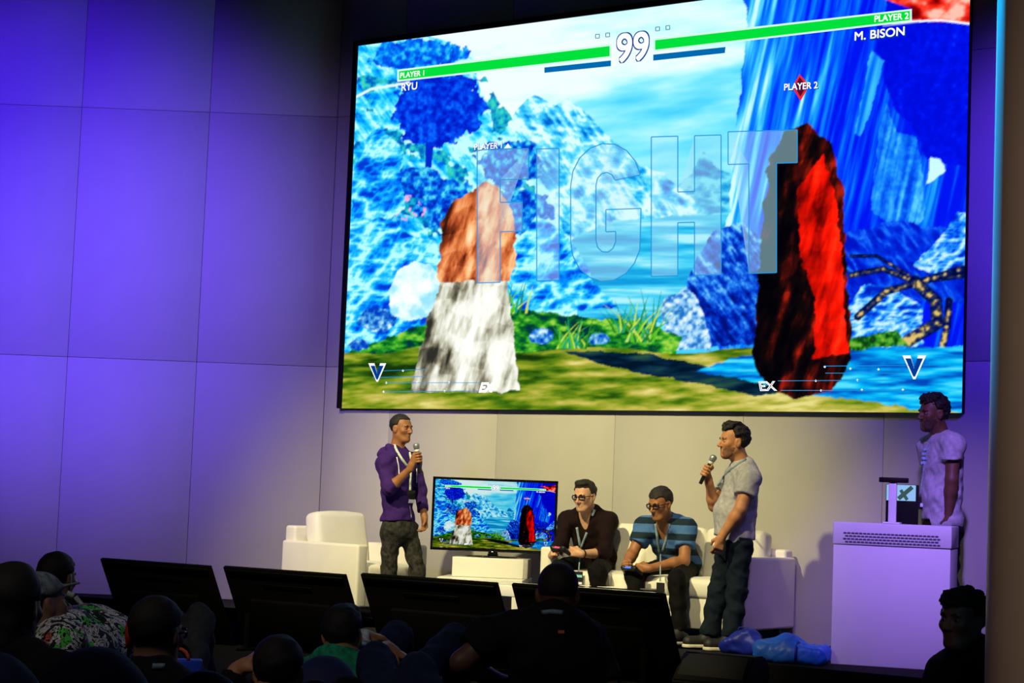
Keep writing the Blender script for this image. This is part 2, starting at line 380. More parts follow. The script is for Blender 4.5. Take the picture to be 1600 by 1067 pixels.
    # right cliff and water fall: tall streaks
    stq = fbm(X+.22*Y, Y, 7, 150, 71, 5); stq2 = fbm(X+.3*Y, Y, 26, 190, 72, 5)
    g = np.clip((X-1150+.1*(Y-100))/190, 0, 1)
    put(inpoly(wx, wy, [(1175, -60), (1530, -90), (1530, 560), (1120, 560), (1135, 380), (1150, 180)]), ramp(tex(stq*.65+stq2*.35-.30*g+.02, .2, .68), [(0, 20, 235), (0, 70, 250), (10, 130, 255), (70, 205, 255), (205, 250, 255)]))
    put(inpoly(wx, wy, [(1400, -70), (1530, -90), (1530, 260), (1450, 250), (1425, 190), (1395, 170), (1370, 60)]), ramp(tex(fine*.5+stq2*.5, .45, .9), [(0, 10, 215), (0, 20, 240), (10, 80, 255)]))
    put(inpoly(sx, sy, [(1360, 330), (1375, 200), (1385, 160), (1400, 205), (1432, 215), (1440, 250), (1445, 340), (1420, 370)]), ramp(tex(stq*.7+fine*.3, .3, .75), [(0, 60, 225), (20, 130, 250), (90, 205, 255)]))
    put(inpoly(sx, sy, [(1334, 210), (1362, 80), (1380, 95), (1368, 150), (1345, 215)]), ramp(tex(stq), [(0, 100, 240), (60, 190, 255)]))
    put(inpoly(sx, sy, [(1455, 248), (1470, 250), (1478, 265), (1470, 275), (1447, 288)]), (200, 245, 255))
    put(inpoly(wx, wy, [(1320, 360), (1400, 345), (1520, 370), (1520, 470), (1320, 470)]), ramp(tex(rock2, .45, .9), [(0, 20, 190), (0, 50, 225), (30, 120, 250)]))
    for (P, s) in [([(1430, 420), (1500, 330), (1520, 330), (1520, 430)], 74), ([(1320, 500), (1345, 450), (1400, 450), (1440, 480), (1440, 545), (1320, 545)], 75)]:
        put(inpoly(wx, wy, P), ramp(tex(fbm(X+.7*Y, Y, 18, 10, s, 5, True), .35, .8), [(0, 30, 190), (0, 90, 240), (60, 175, 255), (200, 240, 255)]))
    # dark boulder in the middle distance
    put(inpoly(wx, wy, [(1050, 535), (1085, 420), (1110, 370), (1160, 350), (1195, 375), (1210, 540)]), ramp(tex(rock2*.7+fine*.3-.001*(Y-400), .35, .8), [(0, 15, 120), (0, 45, 190), (30, 120, 235), (140, 225, 250)]))
    put(inpoly(wx, wy, [(1020, 545), (1040, 470), (1075, 450), (1105, 500), (1110, 545)]), ramp(tex(fine), [(30, 110, 200), (140, 200, 240), (235, 245, 250)]))
    # dead roots on the right
    for P, wd in [([(1330, 430), (1380, 420), (1430, 440), (1505, 430)], 5), ([(1340, 495), (1385, 455), (1440, 440), (1505, 420)], 6), ([(1430, 440), (1462, 470), (1465, 505), (1420, 532)], 10), ([(1483, 470), (1480, 510), (1472, 545)], 6), ([(1330, 400), (1370, 400), (1420, 430)], 3)]:
        for (x1, y1), (x2, y2) in zip(P[:-1], P[1:]):
            t = np.clip(((X-x1)*(x2-x1)+(Y-y1)*(y2-y1))/((x2-x1)**2+(y2-y1)**2), 0, 1); d = np.hypot(X-x1-t*(x2-x1), Y-y1-t*(y2-y1))
            put(d < wd, ramp(tex(.7-(d/wd)*.4+(fine-.5)+.002*(Y-480)), [(0, 8, 60), (10, 30, 110), (60, 60, 60), (220, 190, 110)]))
    # planted bank and the ground
    put(inpoly(wx, wy, [(530, 560), (640, 515), (800, 480), (900, 495), (1000, 500), (1060, 520), (1060, 580), (530, 600)]), ramp(tex(fbm(X, Y, 16, 8, 81, 4)), [(0, 50, 60), (10, 110, 30), (60, 170, 40), (160, 210, 70)]))
    for (cx, cy, r, s) in [(845, 525, 20, 1), (715, 515, 18, 2), (935, 530, 16, 3), (560, 540, 16, 4), (590, 500, 30, 5)]:
        put(((sx-cx)/r)**2+((sy-cy)/(r*.62))**2 < 1, ramp(tex(fine, .3, .8), [(0, 60, 190), (60, 150, 220), (220, 245, 250)]))
    gnd = fbm(X+1.5*Y, Y, 46, 9, 91, 5); g2 = fbm(X-Y, Y, 130, 26, 92, 4)
    gy = 548+4*np.sin(X/40.)+10*(fbm(X, Y, 60, 60, 93)-.5)+.0000*X
    put(Y > gy, ramp(tex(gnd*.55+g2*.55+.00012*(X-900), .3, .75), [(20, 50, 10), (60, 105, 15), (130, 150, 30), (190, 180, 80), (225, 215, 130)]))
    put(inpoly(wx, sy, [(880, 548), (1010, 552), (1120, 575), (1230, 610), (1180, 618), (1080, 598), (960, 575)]), ramp(tex(gnd), [(0, 20, 40), (10, 45, 70), (40, 80, 60)]))
    put(inpoly(sx, sy, [(1085, 580), (1140, 562), (1200, 548), (1530, 540), (1530, 650), (1420, 638), (1350, 625), (1270, 618), (1160, 592)]), ramp(tex(fbm(X, Y, 60, 6, 95, 4)), [(0, 70, 180), (0, 140, 225), (10, 190, 245), (90, 220, 250)]))
    put(inpoly(sx, sy, [(1320, 530), (1400, 515), (1420, 540), (1320, 548)]), ramp(tex(fine), [(10, 60, 20), (40, 140, 30), (120, 180, 60)]))
    # grass tufts
    rs = np.random.RandomState(5)
    for cx, cy, nb, hh in [(895, 545, 26, 55), (1000, 535, 26, 85), (800, 490, 16, 60), (985, 520, 16, 60)]:
        for i in range(nb):
            a = rs.uniform(-.9, .9); L = hh*rs.uniform(.5, 1); t = np.clip((cy-Y)/(L*math.cos(a)), 0, 1); bx_ = cx+rs.uniform(-24, 24)+math.sin(a)*L*t*(.5+.5*t)
            put((np.abs(X-bx_) < 1.9*(1.15-t)) & (Y < cy) & (Y > cy-L*math.cos(a)), [(30, 130, 40), (90, 190, 40), (190, 220, 80), (20, 160, 120)][i % 4])
    # two plain rock spires stand where the picture has its two figures
    def spire(P, cols, s_, lit):
        n1 = fbm(X+.25*Y, Y, 14, 46, s_, 5); cx = np.mean([p[0] for p in P]); wd = max(p[0] for p in P)-min(p[0] for p in P)
        put(inpoly(X+14*(fbm(X, Y, 16, 16, s_+3)-.5), Y+10*(fbm(X, Y, 16, 16, s_+4)-.5), P), ramp(tex(n1*.75+.25*(.5+lit*(X-cx)/wd)+.025*np.sign(np.sin(Y/9+8*fbm(X, Y, 50, 50, s_+5))), .25, .72), cols))
    spire([(640, 612), (655, 560), (668, 500), (690, 440), (700, 395), (745, 380), (790, 400), (795, 470), (806, 540), (812, 612)], [(45, 45, 40), (120, 115, 95), (205, 205, 185), (245, 245, 235), (255, 255, 250)], 201, .7)
    spire([(686, 440), (690, 350), (712, 312), (738, 300), (756, 282), (780, 292), (800, 335), (806, 400), (798, 440)], [(50, 20, 12), (150, 60, 28), (225, 125, 70), (250, 190, 130), (255, 225, 180)], 211, .7)
    spire([(1176, 560), (1184, 450), (1192, 350), (1200, 262), (1222, 205), (1262, 192), (1300, 225), (1318, 300), (1322, 420), (1332, 560), (1300, 610), (1240, 622), (1196, 606)], [(1, 1, 6), (6, 3, 8), (16, 6, 8), (70, 12, 8), (170, 30, 14)], 221, .9)
    spire([(1245, 300), (1285, 240), (1305, 300), (1318, 420), (1325, 550), (1270, 560), (1274, 470), (1250, 400)], [(90, 4, 2), (190, 12, 4), (250, 22, 5), (255, 50, 20)], 231, .5)
    # red patch and pale rim in the corner of the picture
    put(inpoly(sx, Y, [(1375, -5), (1525, -40), (1525, 36), (1470, 34), (1424, 34), (1423, 14)]), ramp(tex(fbm(X, Y, 34, 22, 301, 4)), [(60, 0, 0), (190, 10, 5), (255, 60, 40), (255, 190, 170)]))
    put(inpoly(X, Y, [(1375, 41), (1425, 35), (1470, 33), (1525, 40), (1525, 37), (1470, 30), (1425, 32)]), (245, 250, 255))
    put(inpoly(X, Y, [(545, 155), (580, 137), (640, 127), (640, 131), (580, 141), (545, 160)]), (220, 245, 255))
    return C
NX, NZ = 640, 360
gx = np.linspace(0, SW, NX+1); gz = np.linspace(0, SH, NZ+1); GX, GZ = np.meshgrid(gx, gz)

hx = np.linspace(0, SW, 2*NX+1); hz = np.linspace(0, SH, 2*NZ+1); HX, HZ = np.meshgrid(hx, hz); P3 = wallpt(S0, Z0, OUT)+HX[..., None]*WD+HZ[..., None]*np.array([0, 0, 1.]); hc = np.pad(s2l(np.clip(paint(*proj(P3)), 0, 255)/255.), ((1, 1), (1, 1), (0, 0)), mode='edge')
colr = sum(hc[1+dy:hc.shape[0]-1+dy:2, 1+dx:hc.shape[1]-1+dx:2]*wy_*wx_ for dy, wy_ in ((-1, .25), (0, .5), (1, .25)) for dx, wx_ in ((-1, .25), (0, .5), (1, .25)))
V = np.stack([GX.ravel(), np.zeros(GX.size), GZ.ravel()], 1); i0 = (np.arange(NZ)[:, None]*(NX+1)+np.arange(NX)[None]).ravel()
Fq = np.stack([i0, i0+1, i0+NX+2, i0+NX+1], 1)
me_img = newmesh('picture', V, Fq, False)
ca = me_img.color_attributes.new('picture', 'FLOAT_COLOR', 'POINT'); ca.data.foreach_set('color', np.concatenate([colr.reshape(-1, 3), np.ones((GX.size, 1))], 1).astype(np.float32).ravel())
def screen_mat(name, strength, gamma):
    m = bpy.data.materials.new(name); m.use_nodes = True; nt = m.node_tree; nt.nodes.clear()
    o = nt.nodes.new('ShaderNodeOutputMaterial'); e = nt.nodes.new('ShaderNodeEmission'); a = nt.nodes.new('ShaderNodeAttribute'); a.attribute_name = 'picture'
    g = nt.nodes.new('ShaderNodeGamma'); g.inputs[1].default_value = gamma; nt.links.new(a.outputs[0], g.inputs[0]); nt.links.new(g.outputs[0], e.inputs[0]); e.inputs[1].default_value = strength; nt.links.new(e.outputs[0], o.inputs[0]); return m
m_scr = screen_mat('led_wall_picture', 1.08, 1.0); m_tv = screen_mat('television_picture', 0.8, 1.45)
scr = empty('display_screen', wallpt(S0, Z0, OUT), -TH, 'huge video wall showing a blue mountain valley with green bars and the word FIGHT', 'screen')
obj('picture', me_img, m_scr, scr)
box('cabinet', (SW+0.055, 0.06, SH+0.05), (SW/2-0.0275, 0.034, SH/2+0.025), m_black, scr)
box('bezel', (0.055, 0.03, SH+0.05), (-0.0275, 0.0, SH/2+0.025), m_black, scr, 0.004)
box('bezel', (SW+0.002, 0.03, 0.05), (SW/2+0.001, 0.0, SH+0.025), m_black, scr, 0.004)
HUD = []
def hud_poly(name, pts, m, lift=0.004):
    q = [to_scr(*p) for p in pts]; v = np.array([[a, -lift, b] for a, b in q]); o = obj(name, newmesh(name, v, [tuple(range(len(v)))[::-1]], False), m, scr); HUD.append(o); return o
def hud_line(name, p, q, m, wpx=1.2, lift=0.005):
    p = np.array(p, float); q = np.array(q, float); t = nrm(q-p); s = np.array([-t[1], t[0]])*wpx/2
    return hud_poly(name, [p-s, q-s, q+s, p+s], m, lift)
def text_mesh(txt, x0, x1, yb0, yb1, hpx, lift=0.006, offset=0.0, shear=0.0, outline=0.0):
    bold = offset; offset = 0.0
    """lettering that runs on the screen from pixel (x0, yb0) to (x1, yb1) on its baseline, hpx tall"""
    cu = bpy.data.curves.new('lettering', 'FONT'); cu.body = txt; cu.size = 1; cu.offset = offset; cu.shear = shear
    if outline: cu.fill_mode = 'NONE'; cu.bevel_depth = outline; cu.bevel_resolution = 0
    o = bpy.data.objects.new('t', cu); COL.objects.link(o); dg = bpy.context.evaluated_depsgraph_get(); dg.update()
    me = bpy.data.meshes.new_from_object(o.evaluated_get(dg)); COL.objects.unlink(o); bpy.data.objects.remove(o)
    v = np.array([a.co for a in me.vertices]); mn = v.min(0); mx = v.max(0)
    a = np.array(to_scr(x0, yb0)); b = np.array(to_scr(x1, yb1)); c = np.array(to_scr(x0, yb0-hpx))
    u = (v[:, 0]-mn[0])/(mx[0]-mn[0]); t = (v[:, 1]-mn[1])/(mx[1]-mn[1])
    P = a+(b-a)*u[:, None]+np.array([0, c[1]-a[1]])*t[:, None]
    Y_ = -lift-v[:, 2]*.01; fs = [tuple(p.vertices) for p in me.polygons]
    sh = [(0, 0)] if not bold else [(bold*h_*c_, bold*h_*d_) for h_ in [abs(c[1]-a[1])*1.35] for c_ in (-1, 0, 1) for d_ in (-1, 0, 1)]
    vs_, fs_ = join_geo([(np.stack([P[:, 0]+q[0], Y_-1e-5*i, P[:, 1]+q[1]], 1), fs) for i, q in enumerate(sh)])
    return newmesh('lettering', vs_, fs_, False)
def hud_text(m, *a, **k):
    me = text_mesh(*a, **k); me.materials.clear(); o = obj('lettering', me, m, scr)
    if len(a[0]) > 1: o['kind'] = 'stuff'
    HUD.append(o); return o
e_white = emat('picture_white', (1, 1, 1), 1.1); e_green = emat('picture_green', rgb(0, 225, 60), 1.0); e_blue = emat('picture_bar_blue', rgb(0, 105, 175), 1.0); e_ink = emat('picture_ink', rgb(0, 60, 150), 1.0)
e_dark = emat('picture_dark_line', rgb(10, 70, 120), 1.0); e_red = emat('picture_red', rgb(235, 40, 50), 1.0); e_fill = emat('picture_letter_fill', rgb(190, 240, 255), 0.9, 0.26); e_edge = emat('picture_letter_edge', rgb(40, 150, 215), 1.0, 0.9)
hud_poly('health_bar', [(621, 109), (956, 68), (956, 90.5), (621, 128)], emat('picture_bar_rim', rgb(215, 255, 235), 1.0), 0.003)
hud_poly('health_bar', [(624, 111.5), (953, 72), (953, 88), (624, 125)], e_green)
hud_poly('health_bar', [(1021, 60), (1425, 14), (1425, 34), (1021, 81)], emat('picture_bar_rim', rgb(215, 255, 235), 1.0), 0.003)
hud_poly('health_bar', [(1024, 63), (1422, 17), (1422, 31.5), (1024, 78)], e_green)
hud_poly('energy_bar', [(851, 105.5), (955, 94.5), (955, 103.5), (851, 114)], e_blue); hud_poly('energy_bar', [(1021, 85.5), (1134, 73.5), (1133, 83), (1021, 95)], e_blue)
for x, y in [(934, 57), (950, 55), (1028, 45.5), (1044, 43.5)]:
    for p, q in (((-3, -3), (3, -3.4)), ((3, -3.4), (3, 2.6)), ((3, 2.6), (-3, 3)), ((-3, 3), (-3, -3))): hud_line('round_marker', (x+p[0], y+p[1]), (x+q[0], y+q[1]), e_dark, 1.0)
for x0_, yb_ in ((963, 99), (989, 96.5)): hud_text(e_ink, '9', x0_+1.5, x0_+23.5, yb_-1.5, yb_-3.4, 43, lift=0.005, offset=0.045); hud_text(e_white, '9', x0_+1.5, x0_+23.5, yb_-1.5, yb_-3.4, 43, lift=0.008, offset=0.018)
hud_text(e_white, 'PLAYER 1', 626, 663, 122, 118, 8, offset=0.018); hud_text(e_white, 'PLAYER 2', 1367, 1420, 34.5, 29.5, 9.5, offset=0.018)
hud_text(e_ink, 'RYU', 628.5, 653, 143.5, 140.5, 12, lift=0.005, offset=0.03); hud_text(e_white, 'RYU', 628, 652, 142.5, 139.5, 11, offset=0.018)
hud_text(e_ink, 'M. BISON', 1336.5, 1415, 65.5, 57, 14, lift=0.005, offset=0.03); hud_text(e_white, 'M. BISON', 1336, 1413.5, 63.5, 55, 13, offset=0.018)
hud_text(e_ink, 'PLAYER 1', 742.5, 785, 235.5, 232.5, 10, lift=0.005, offset=0.03); hud_text(e_white, 'PLAYER 1', 742, 784.5, 234.5, 231.5, 9, offset=0.018); hud_poly('player_marker', [(788, 232), (794, 224), (799, 231)], e_white)
hud_poly('player_marker', [(1238, 136), (1250, 116), (1265, 134), (1251, 158)], e_red); hud_poly('player_marker', [(1242, 136), (1250, 121), (1261, 134.5), (1251, 151)], emat('picture_dark_red', rgb(90, 10, 40), 1.0), 0.005)
hud_text(e_ink, 'PLAYER 2', 1226.5, 1279, 142.5, 139, 11, lift=0.006, offset=0.03); hud_text(e_white, 'PLAYER 2', 1226, 1278, 141.5, 138, 10, lift=0.008, offset=0.018)
for px0, px1, ya, yb in [(583, 665, 580, 577), (583, 665, 590, 588), (602, 750, 598, 598), (600, 748, 612, 611)]: hud_line('gauge_line', (px0, ya), (px1, yb), e_edge, 1.0)
for px0, px1, ya, yb in [(1288, 1420, 572, 571), (1290, 1418, 583, 583), (1216, 1408, 595, 594), (1220, 1412, 610, 610)]: hud_line('gauge_line', (px0, ya), (px1, yb), e_edge, 1.0)
for x, y in [(604, 598), (600, 612), (652, 597.5), (702, 597.5), (695, 611), (630, 579), (1289, 573), (1329, 576), (1373, 577), (1275, 595), (1340, 594), (1283, 610), (1347, 609), (1411, 609)]: hud_poly('gauge_marker', [(x-2, y), (x, y-2), (x+2, y), (x, y+2)], e_white)
def vee(cx, cy, w, h, m, lift, g): hud_poly('gauge_emblem', [(cx-w-g, cy-h-g), (cx-w*.35, cy-h-g), (cx, cy+h*.1+g*.4), (cx+w*.35, cy-h-g), (cx+w+g, cy-h-g), (cx+w*.1, cy+h+g), (cx-w*.1, cy+h+g)], m, lift)
for cx, cy, w_, h_ in [(590, 582, 12.5, 13), (1429, 574, 17, 17)]: vee(cx, cy, w_, h_, e_white, 0.005, 1.5); vee(cx, cy+.3, w_*.82, h_*.84, e_ink, 0.008, 0)
hud_text(e_white, 'EX', 749, 773, 613, 612.5, 15, lift=0.005, offset=0.03, shear=.3, outline=0.03); hud_text(e_white, 'EX', 1185, 1215, 611, 610.5, 15, lift=0.005, shear=-.2, outline=0.03)
nh = len(HUD)
def arc(cx, cy, rx, ry, a0, a1, n=9): return [(cx+rx*math.cos(math.radians(t)), cy+ry*math.sin(math.radians(t))) for t in np.linspace(a0, a1, n)]
BIG = {'F': [[(0, 0), (0, 1), (1, 1), (1, .77), (.45, .77), (.45, .6), (.88, .6), (.88, .38), (.45, .38), (.45, 0)]], 'I': [[(0, 0), (0, 1), (1, 1), (1, 0)]],
       'H': [[(0, 0), (0, 1), (.38, 1), (.38, .6), (.62, .6), (.62, 1), (1, 1), (1, 0), (.62, 0), (.62, .38), (.38, .38), (.38, 0)]], 'T': [[(0, .77), (0, 1), (1, 1), (1, .77), (.7, .77), (.7, 0), (.3, 0), (.3, .77)]],
       'G': [arc(.5, .7, .5, .3, 12, 180)+arc(.5, .3, .5, .3, 180, 345)+[(1, .52), (.5, .52), (.5, .36), (.64, .36), (.64, .28)]+arc(.5, .3, .14, .09, -10, -180, 6)+arc(.5, .7, .14, .09, 180, 20, 6)]}
for ch, x0, x1, y0, y1, hp in [('F', 746, 826, 442, 440, 208), ('I', 839, 874, 439, 438, 206), ('G', 892, 1002, 442, 438, 216), ('H', 1018, 1127, 432, 429, 218), ('T', 1138, 1246, 428, 425, 222)]:
    P = [(x0+(x1-x0)*u, y0+(y1-y0)*u-hp*(t if abs(t-.5) > 1 else t)) for u, t in BIG[ch][0]]
    q = [to_scr(*p) for p in P]; bm = bmesh.new(); bm.faces.new([bm.verts.new((a_, -0.002, b_)) for a_, b_ in q]); bmesh.ops.triangulate(bm, faces=bm.faces[:]); me = bpy.data.meshes.new('lettering'); bm.to_mesh(me); bm.free()
    HUD.append(obj('lettering', me, e_fill, scr))
    parts = []
    for p_, q_ in zip(P, P[1:]+P[:1]):
        p_ = np.array(p_); q_ = np.array(q_); t_ = nrm(q_-p_); n_ = np.array([-t_[1], t_[0]])*0.9
        c4 = [to_scr(*c) for c in (p_-n_, q_-n_, q_+n_, p_+n_)]; parts.append((np.array([[x_, -0.004, z_] for x_, z_ in c4]), [(3, 2, 1, 0)]))
    HUD.append(obj('letter_outline', newmesh('letter_outline', *join_geo(parts), False), e_edge, scr))
HUD_TV = HUD[:nh]

# ------------------------------------------------------------------ stage furniture
m_white = mat('white_leatherette', (0.72, 0.70, 0.63), 0.45, 0.03, 6, 0.04, bscale=120)
m_lacq = mat('white_lacquer', (0.74, 0.73, 0.70), 0.18, 0.02, 4)
m_leg = mat('dark_metal_leg', (0.02, 0.02, 0.02), 0.4)
m_gloss = mat('gloss_black', (0.004, 0.004, 0.005), 0.12)
def soft(name, size, c, parent, m=None, bev=0.03, puff=0.0):
    me = boxmesh(name, size, c, bev, 4)
    if puff:
        bm = bmesh.new(); bm.from_mesh(me); bmesh.ops.subdivide_edges(bm, edges=bm.edges[:], cuts=2, use_grid_fill=True)
        for v_ in bm.verts:
            q = [(v_.co[i]-c[i])/(size[i]/2) for i in range(3)]
            for i in range(3):
                j, k = (i+1) % 3, (i+2) % 3
                v_.co[i] += puff*q[i]*max(0, 1-q[j]**2)*max(0, 1-q[k]**2)
        bm.to_mesh(me); bm.free()
        for p in me.polygons: p.use_smooth = True
    return obj(name, me, m or m_white, parent)
SA, SB = 3.12, 4.98
sofa = empty('sofa', wallpt((SA+SB)/2, STAGE, 0.9), -TH, 'long white leatherette sofa with two players sitting on it', 'sofa')
SWd = SB-SA; inn = SWd-0.28
soft('base', (inn+0.02, 0.8, 0.24), (0, 0.41, 0.23), sofa, bev=0.015)
for x in (-1, 1):
    soft('arm', (0.14, 0.85, 0.55), (x*(SWd/2-0.07), 0.425, 0.395), sofa, bev=0.022)
for i in range(3): soft('seat_cushion', (inn/3-0.008, 0.66, 0.15), (-inn/3+i*inn/3, 0.325, 0.415), sofa, bev=0.035, puff=0.014)
soft('back', (SWd-0.05, 0.13, 0.60), (0, 0.78, 0.43), sofa, bev=0.025)
for i in range(3):
    c = soft('back_cushion', (inn/3-0.006, 0.17, 0.42), (0, 0, 0), sofa, bev=0.045, puff=0.015); c.location = (-inn/3+i*inn/3, 0.62, 0.655); c.rotation_euler = (math.radians(-9), 0, 0)
for x in (-1, 1):
    for y in (0.08, 0.76): box('leg', (0.05, 0.05, 0.13), (x*(SWd/2-0.1), y, 0.065), m_leg, sofa, 0.004)

# arm chair
cf = at(560, 851, 16.0); ca_ = math.radians(50)
chair = empty('armchair', (cf[0], cf[1], STAGE), ca_, 'white leatherette armchair with a loose back cushion, next to the man in the purple hoodie', 'armchair')
AW, AD, AH = 0.86, 0.92, cf[2]-STAGE
for x in (0.06, AW-0.06): soft('arm', (0.12, AD, AH-0.09), (x, AD/2, 0.09+(AH-0.09)/2), chair, bev=0.022)
soft('base', (AW-0.22, AD-0.1, 0.22), (AW/2, AD/2, 0.20), chair, bev=0.015)
soft('seat_cushion', (AW-0.25, 0.70, 0.14), (AW/2, 0.36, 0.38), chair, bev=0.04, puff=0.018)
soft('back', (AW-0.06, 0.13, 0.64), (AW/2, AD-0.065, 0.42), chair, bev=0.025)
c = soft('back_cushion', (AW-0.26, 0.18, 0.45), (0, 0, 0), chair, bev=0.05, puff=0.02); c.location = (AW/2, AD-0.24, 0.635); c.rotation_euler = (math.radians(-10), 0, 0)
for x in (0.08, AW-0.08):
    for y in (0.1, AD-0.1): box('leg', (0.05, 0.05, 0.09), (x, y, 0.045), m_leg, chair, 0.004)

# low table in front of the players
TA, TB = 2.55, 4.42
tab = empty('coffee_table', wallpt((TA+TB)/2, STAGE, 1.74), -TH, 'long low white coffee table in front of the sofa', 'table')
TL = TB-TA
box('table_top', (TL, 0.50, 0.085), (0, 0.25, 0.345), m_lacq, tab, 0.006)
for x in (-1, 1): box('leg', (0.06, 0.42, 0.303), (x*(TL/2-0.12), 0.25, 0.1515), m_lacq, tab, 0.004)
# paper and an added grey piece lie on it
def flat(name, px, py, size, m, label, cat, rz=-TH, z=STAGE+0.3885):
    p = at_z(px, py, z); o = obj(name, boxmesh(name, size, (0, 0, size[2]/2), 0.001, 1), m); o.location = p; o.rotation_euler = (0, 0, rz); tag(o, label, cat); return o
flat('paper_sheet', 950, 917, (0.42, 0.18, 0.003), mat('paper', (0.8, 0.8, 0.78), 0.7), 'white paper sheet on the low table in front of the man in the dark cardigan', 'paper')
flat('grey_plate', 1012, 921, (0.24, 0.17, 0.009), mat('reflection_grey', (0.1, 0.1, 0.12), 0.1), 'flat grey tablet added for the reflection in the low table top before the man in the striped shirt', 'plate')  # added piece, its grey stands in for the reflection in the table top

# plinth, white box and television
tvY = 15.8; pb = at(765, 903, tvY); pzt = pb[2]
pl = empty('media_bench', (pb[0]-0.08, tvY-0.18, STAGE), math.radians(-8), 'low white bench that carries the box under the television', 'bench')
box('bench_top', (0.70, 0.62, 0.06), (0, 0.31, pzt-STAGE-0.03), m_lacq, pl, 0.004)
for x in (-0.29, 0.29): box('leg', (0.06, 0.5, pzt-STAGE-0.06), (x, 0.31, (pzt-STAGE-0.06)/2), m_lacq, pl, 0.004)
x0 = at(706, 886, tvY)[0]; x1 = at(818, 886, tvY)[0]; bt = at(765, 872, tvY)[2]
bxo = empty('plinth_box', ((x0+x1)/2, tvY, pzt+0.001), math.radians(-5), 'glossy white box under the television', 'box')
box('body', (x1-x0, 0.36, bt-pzt-0.002), (0, 0.18, (bt-pzt)/2), m_lacq, bxo, 0.004)
box('side_panel', (0.035, 0.36, bt-pzt-0.004), ((x1-x0)/2+0.018, 0.182, (bt-pzt)/2), mat('grey_lacquer', (0.35, 0.34, 0.33), 0.3), bxo, 0.003)
a = at(672, 857.5, tvY+0.15); b_ = at(868, 867.5, tvY+0.15); t_ = at(673, 743, tvY+0.15)
TW = np.linalg.norm(b_-a); THh = t_[2]-a[2]; tvc = (a+b_)/2
tv = empty('television', (tvc[0], tvc[1], bt+0.001), math.radians(-2), 'flat television showing the same blue valley picture, between the hoodie man and the sofa', 'television')
zb0 = tvc[2]-bt; tilt = -0.012
def tvbox(name, size, c, m, bev=0.004): o = box(name, size, c, m, tv, bev); return o
tvbox('housing', (TW, 0.045, THh), (0, 0.028, zb0+THh/2), m_black)
bz = 0.021
for nme, sz, c in [('bezel', (TW, 0.014, bz), (0, 0, zb0+THh-bz/2)), ('bezel', (TW, 0.014, bz*1.2), (0, 0, zb0+bz*.6)), ('bezel', (bz, 0.014, THh), (-TW/2+bz/2, 0, zb0+THh/2)), ('bezel', (bz, 0.014, THh), (TW/2-bz/2, 0, zb0+THh/2))]: tvbox(nme, sz, c, m_gloss, 0.002)
im_w, im_h = TW-2*bz, THh-2.2*bz
def onto_tv(src, m=None):
    o = src.copy(); o.data = src.data; COL.objects.link(o); o.parent = tv; o.location = (-im_w/2, 0.001, zb0+1.2*bz); o.scale = (im_w/SW, 0.25, im_h/SH); o.rotation_euler = (0, 0, 0)
    if m: o.material_slots[0].link = 'OBJECT'; o.material_slots[0].material = m
    return o
onto_tv([c for c in scr.children if c.name.startswith('picture')][0], m_tv)
for h in HUD_TV: onto_tv(h)
v, f = g_tube([(0, 0.02, 0.0), (0, 0.02, zb0+0.03)], [0.05, 0.03], 12); obj('neck', newmesh('neck', v, f), m_gloss, tv)
v, f = g_ell((0, 0.02, 0.009), (0.24, 0.11, 0.009), n=32, k=6); obj('foot', newmesh('foot', v, f), m_gloss, tv)

m_mon = mat('monitor_shell', (0.0012, 0.0012, 0.0015), 0.9, 0.1, spec=0.03)
m_mon2 = mat('monitor_trim', (0.001, 0.001, 0.0015), 0.5, 0.1, spec=0.08)
# four floor monitors lean in front of the stage, seen from behind
tl = math.radians(27); MW, MHh = 1.235, 0.70
which = ['beside the bare purple wall', 'in front of the armchair', 'in front of the man in the purple hoodie', 'in front of the two players']
for i, (s_a, s_b, zz) in enumerate([(-0.029, 1.218, .628), (1.362, 2.583, .636), (2.73, 3.984, .655), (4.105, 5.335, .66)]):
    c0 = wallpt((s_a+s_b)/2, 0, 2.70)
    mo = empty('floor_monitor', c0, -TH, 'black flat monitor leaning on the floor '+which[i], 'monitor', 'monitors along the stage front')
    R = Matrix.Rotation(tl, 4, 'X'); top = Vector((0, 0, zz))
    def mp(name, size, c, m, bev):       # c measured from the top edge, down the panel
        o = obj(name, boxmesh(name, size, c, bev, 2), m, mo); o.matrix_local = Matrix.Translation(top) @ R; return o
    mp('back_shell', (MW, 0.03, MHh), (0, 0.015, -MHh/2), m_mon, 0.006)
    mp('top_lip', (MW-0.04, 0.016, 0.03), (0, -0.007, -0.03), m_mon2, 0.004)
    mp('connector_hump', (0.8, 0.035, 0.34), (0, -0.016, -0.43), m_mon, 0.012)
    mp('vent', (0.5, 0.006, 0.03), (0, -0.003, -0.14), m_mon2, 0.002)
    s_ = mp('screen', (MW-0.03, 0.003, MHh-0.03), (0, 0.0318, -MHh/2), emat('monitor_glow', rgb(20, 70, 190), 0.5), 0.0)
    for x in (-0.42, 0.42):
        box('foot', (0.05, 0.42, 0.02), (x, 0.22, 0.01), m_mon, mo, 0.004)
        box('prop', (0.04, 0.03, 0.27), (x, 0.10, 0.15), m_mon, mo, 0.004)

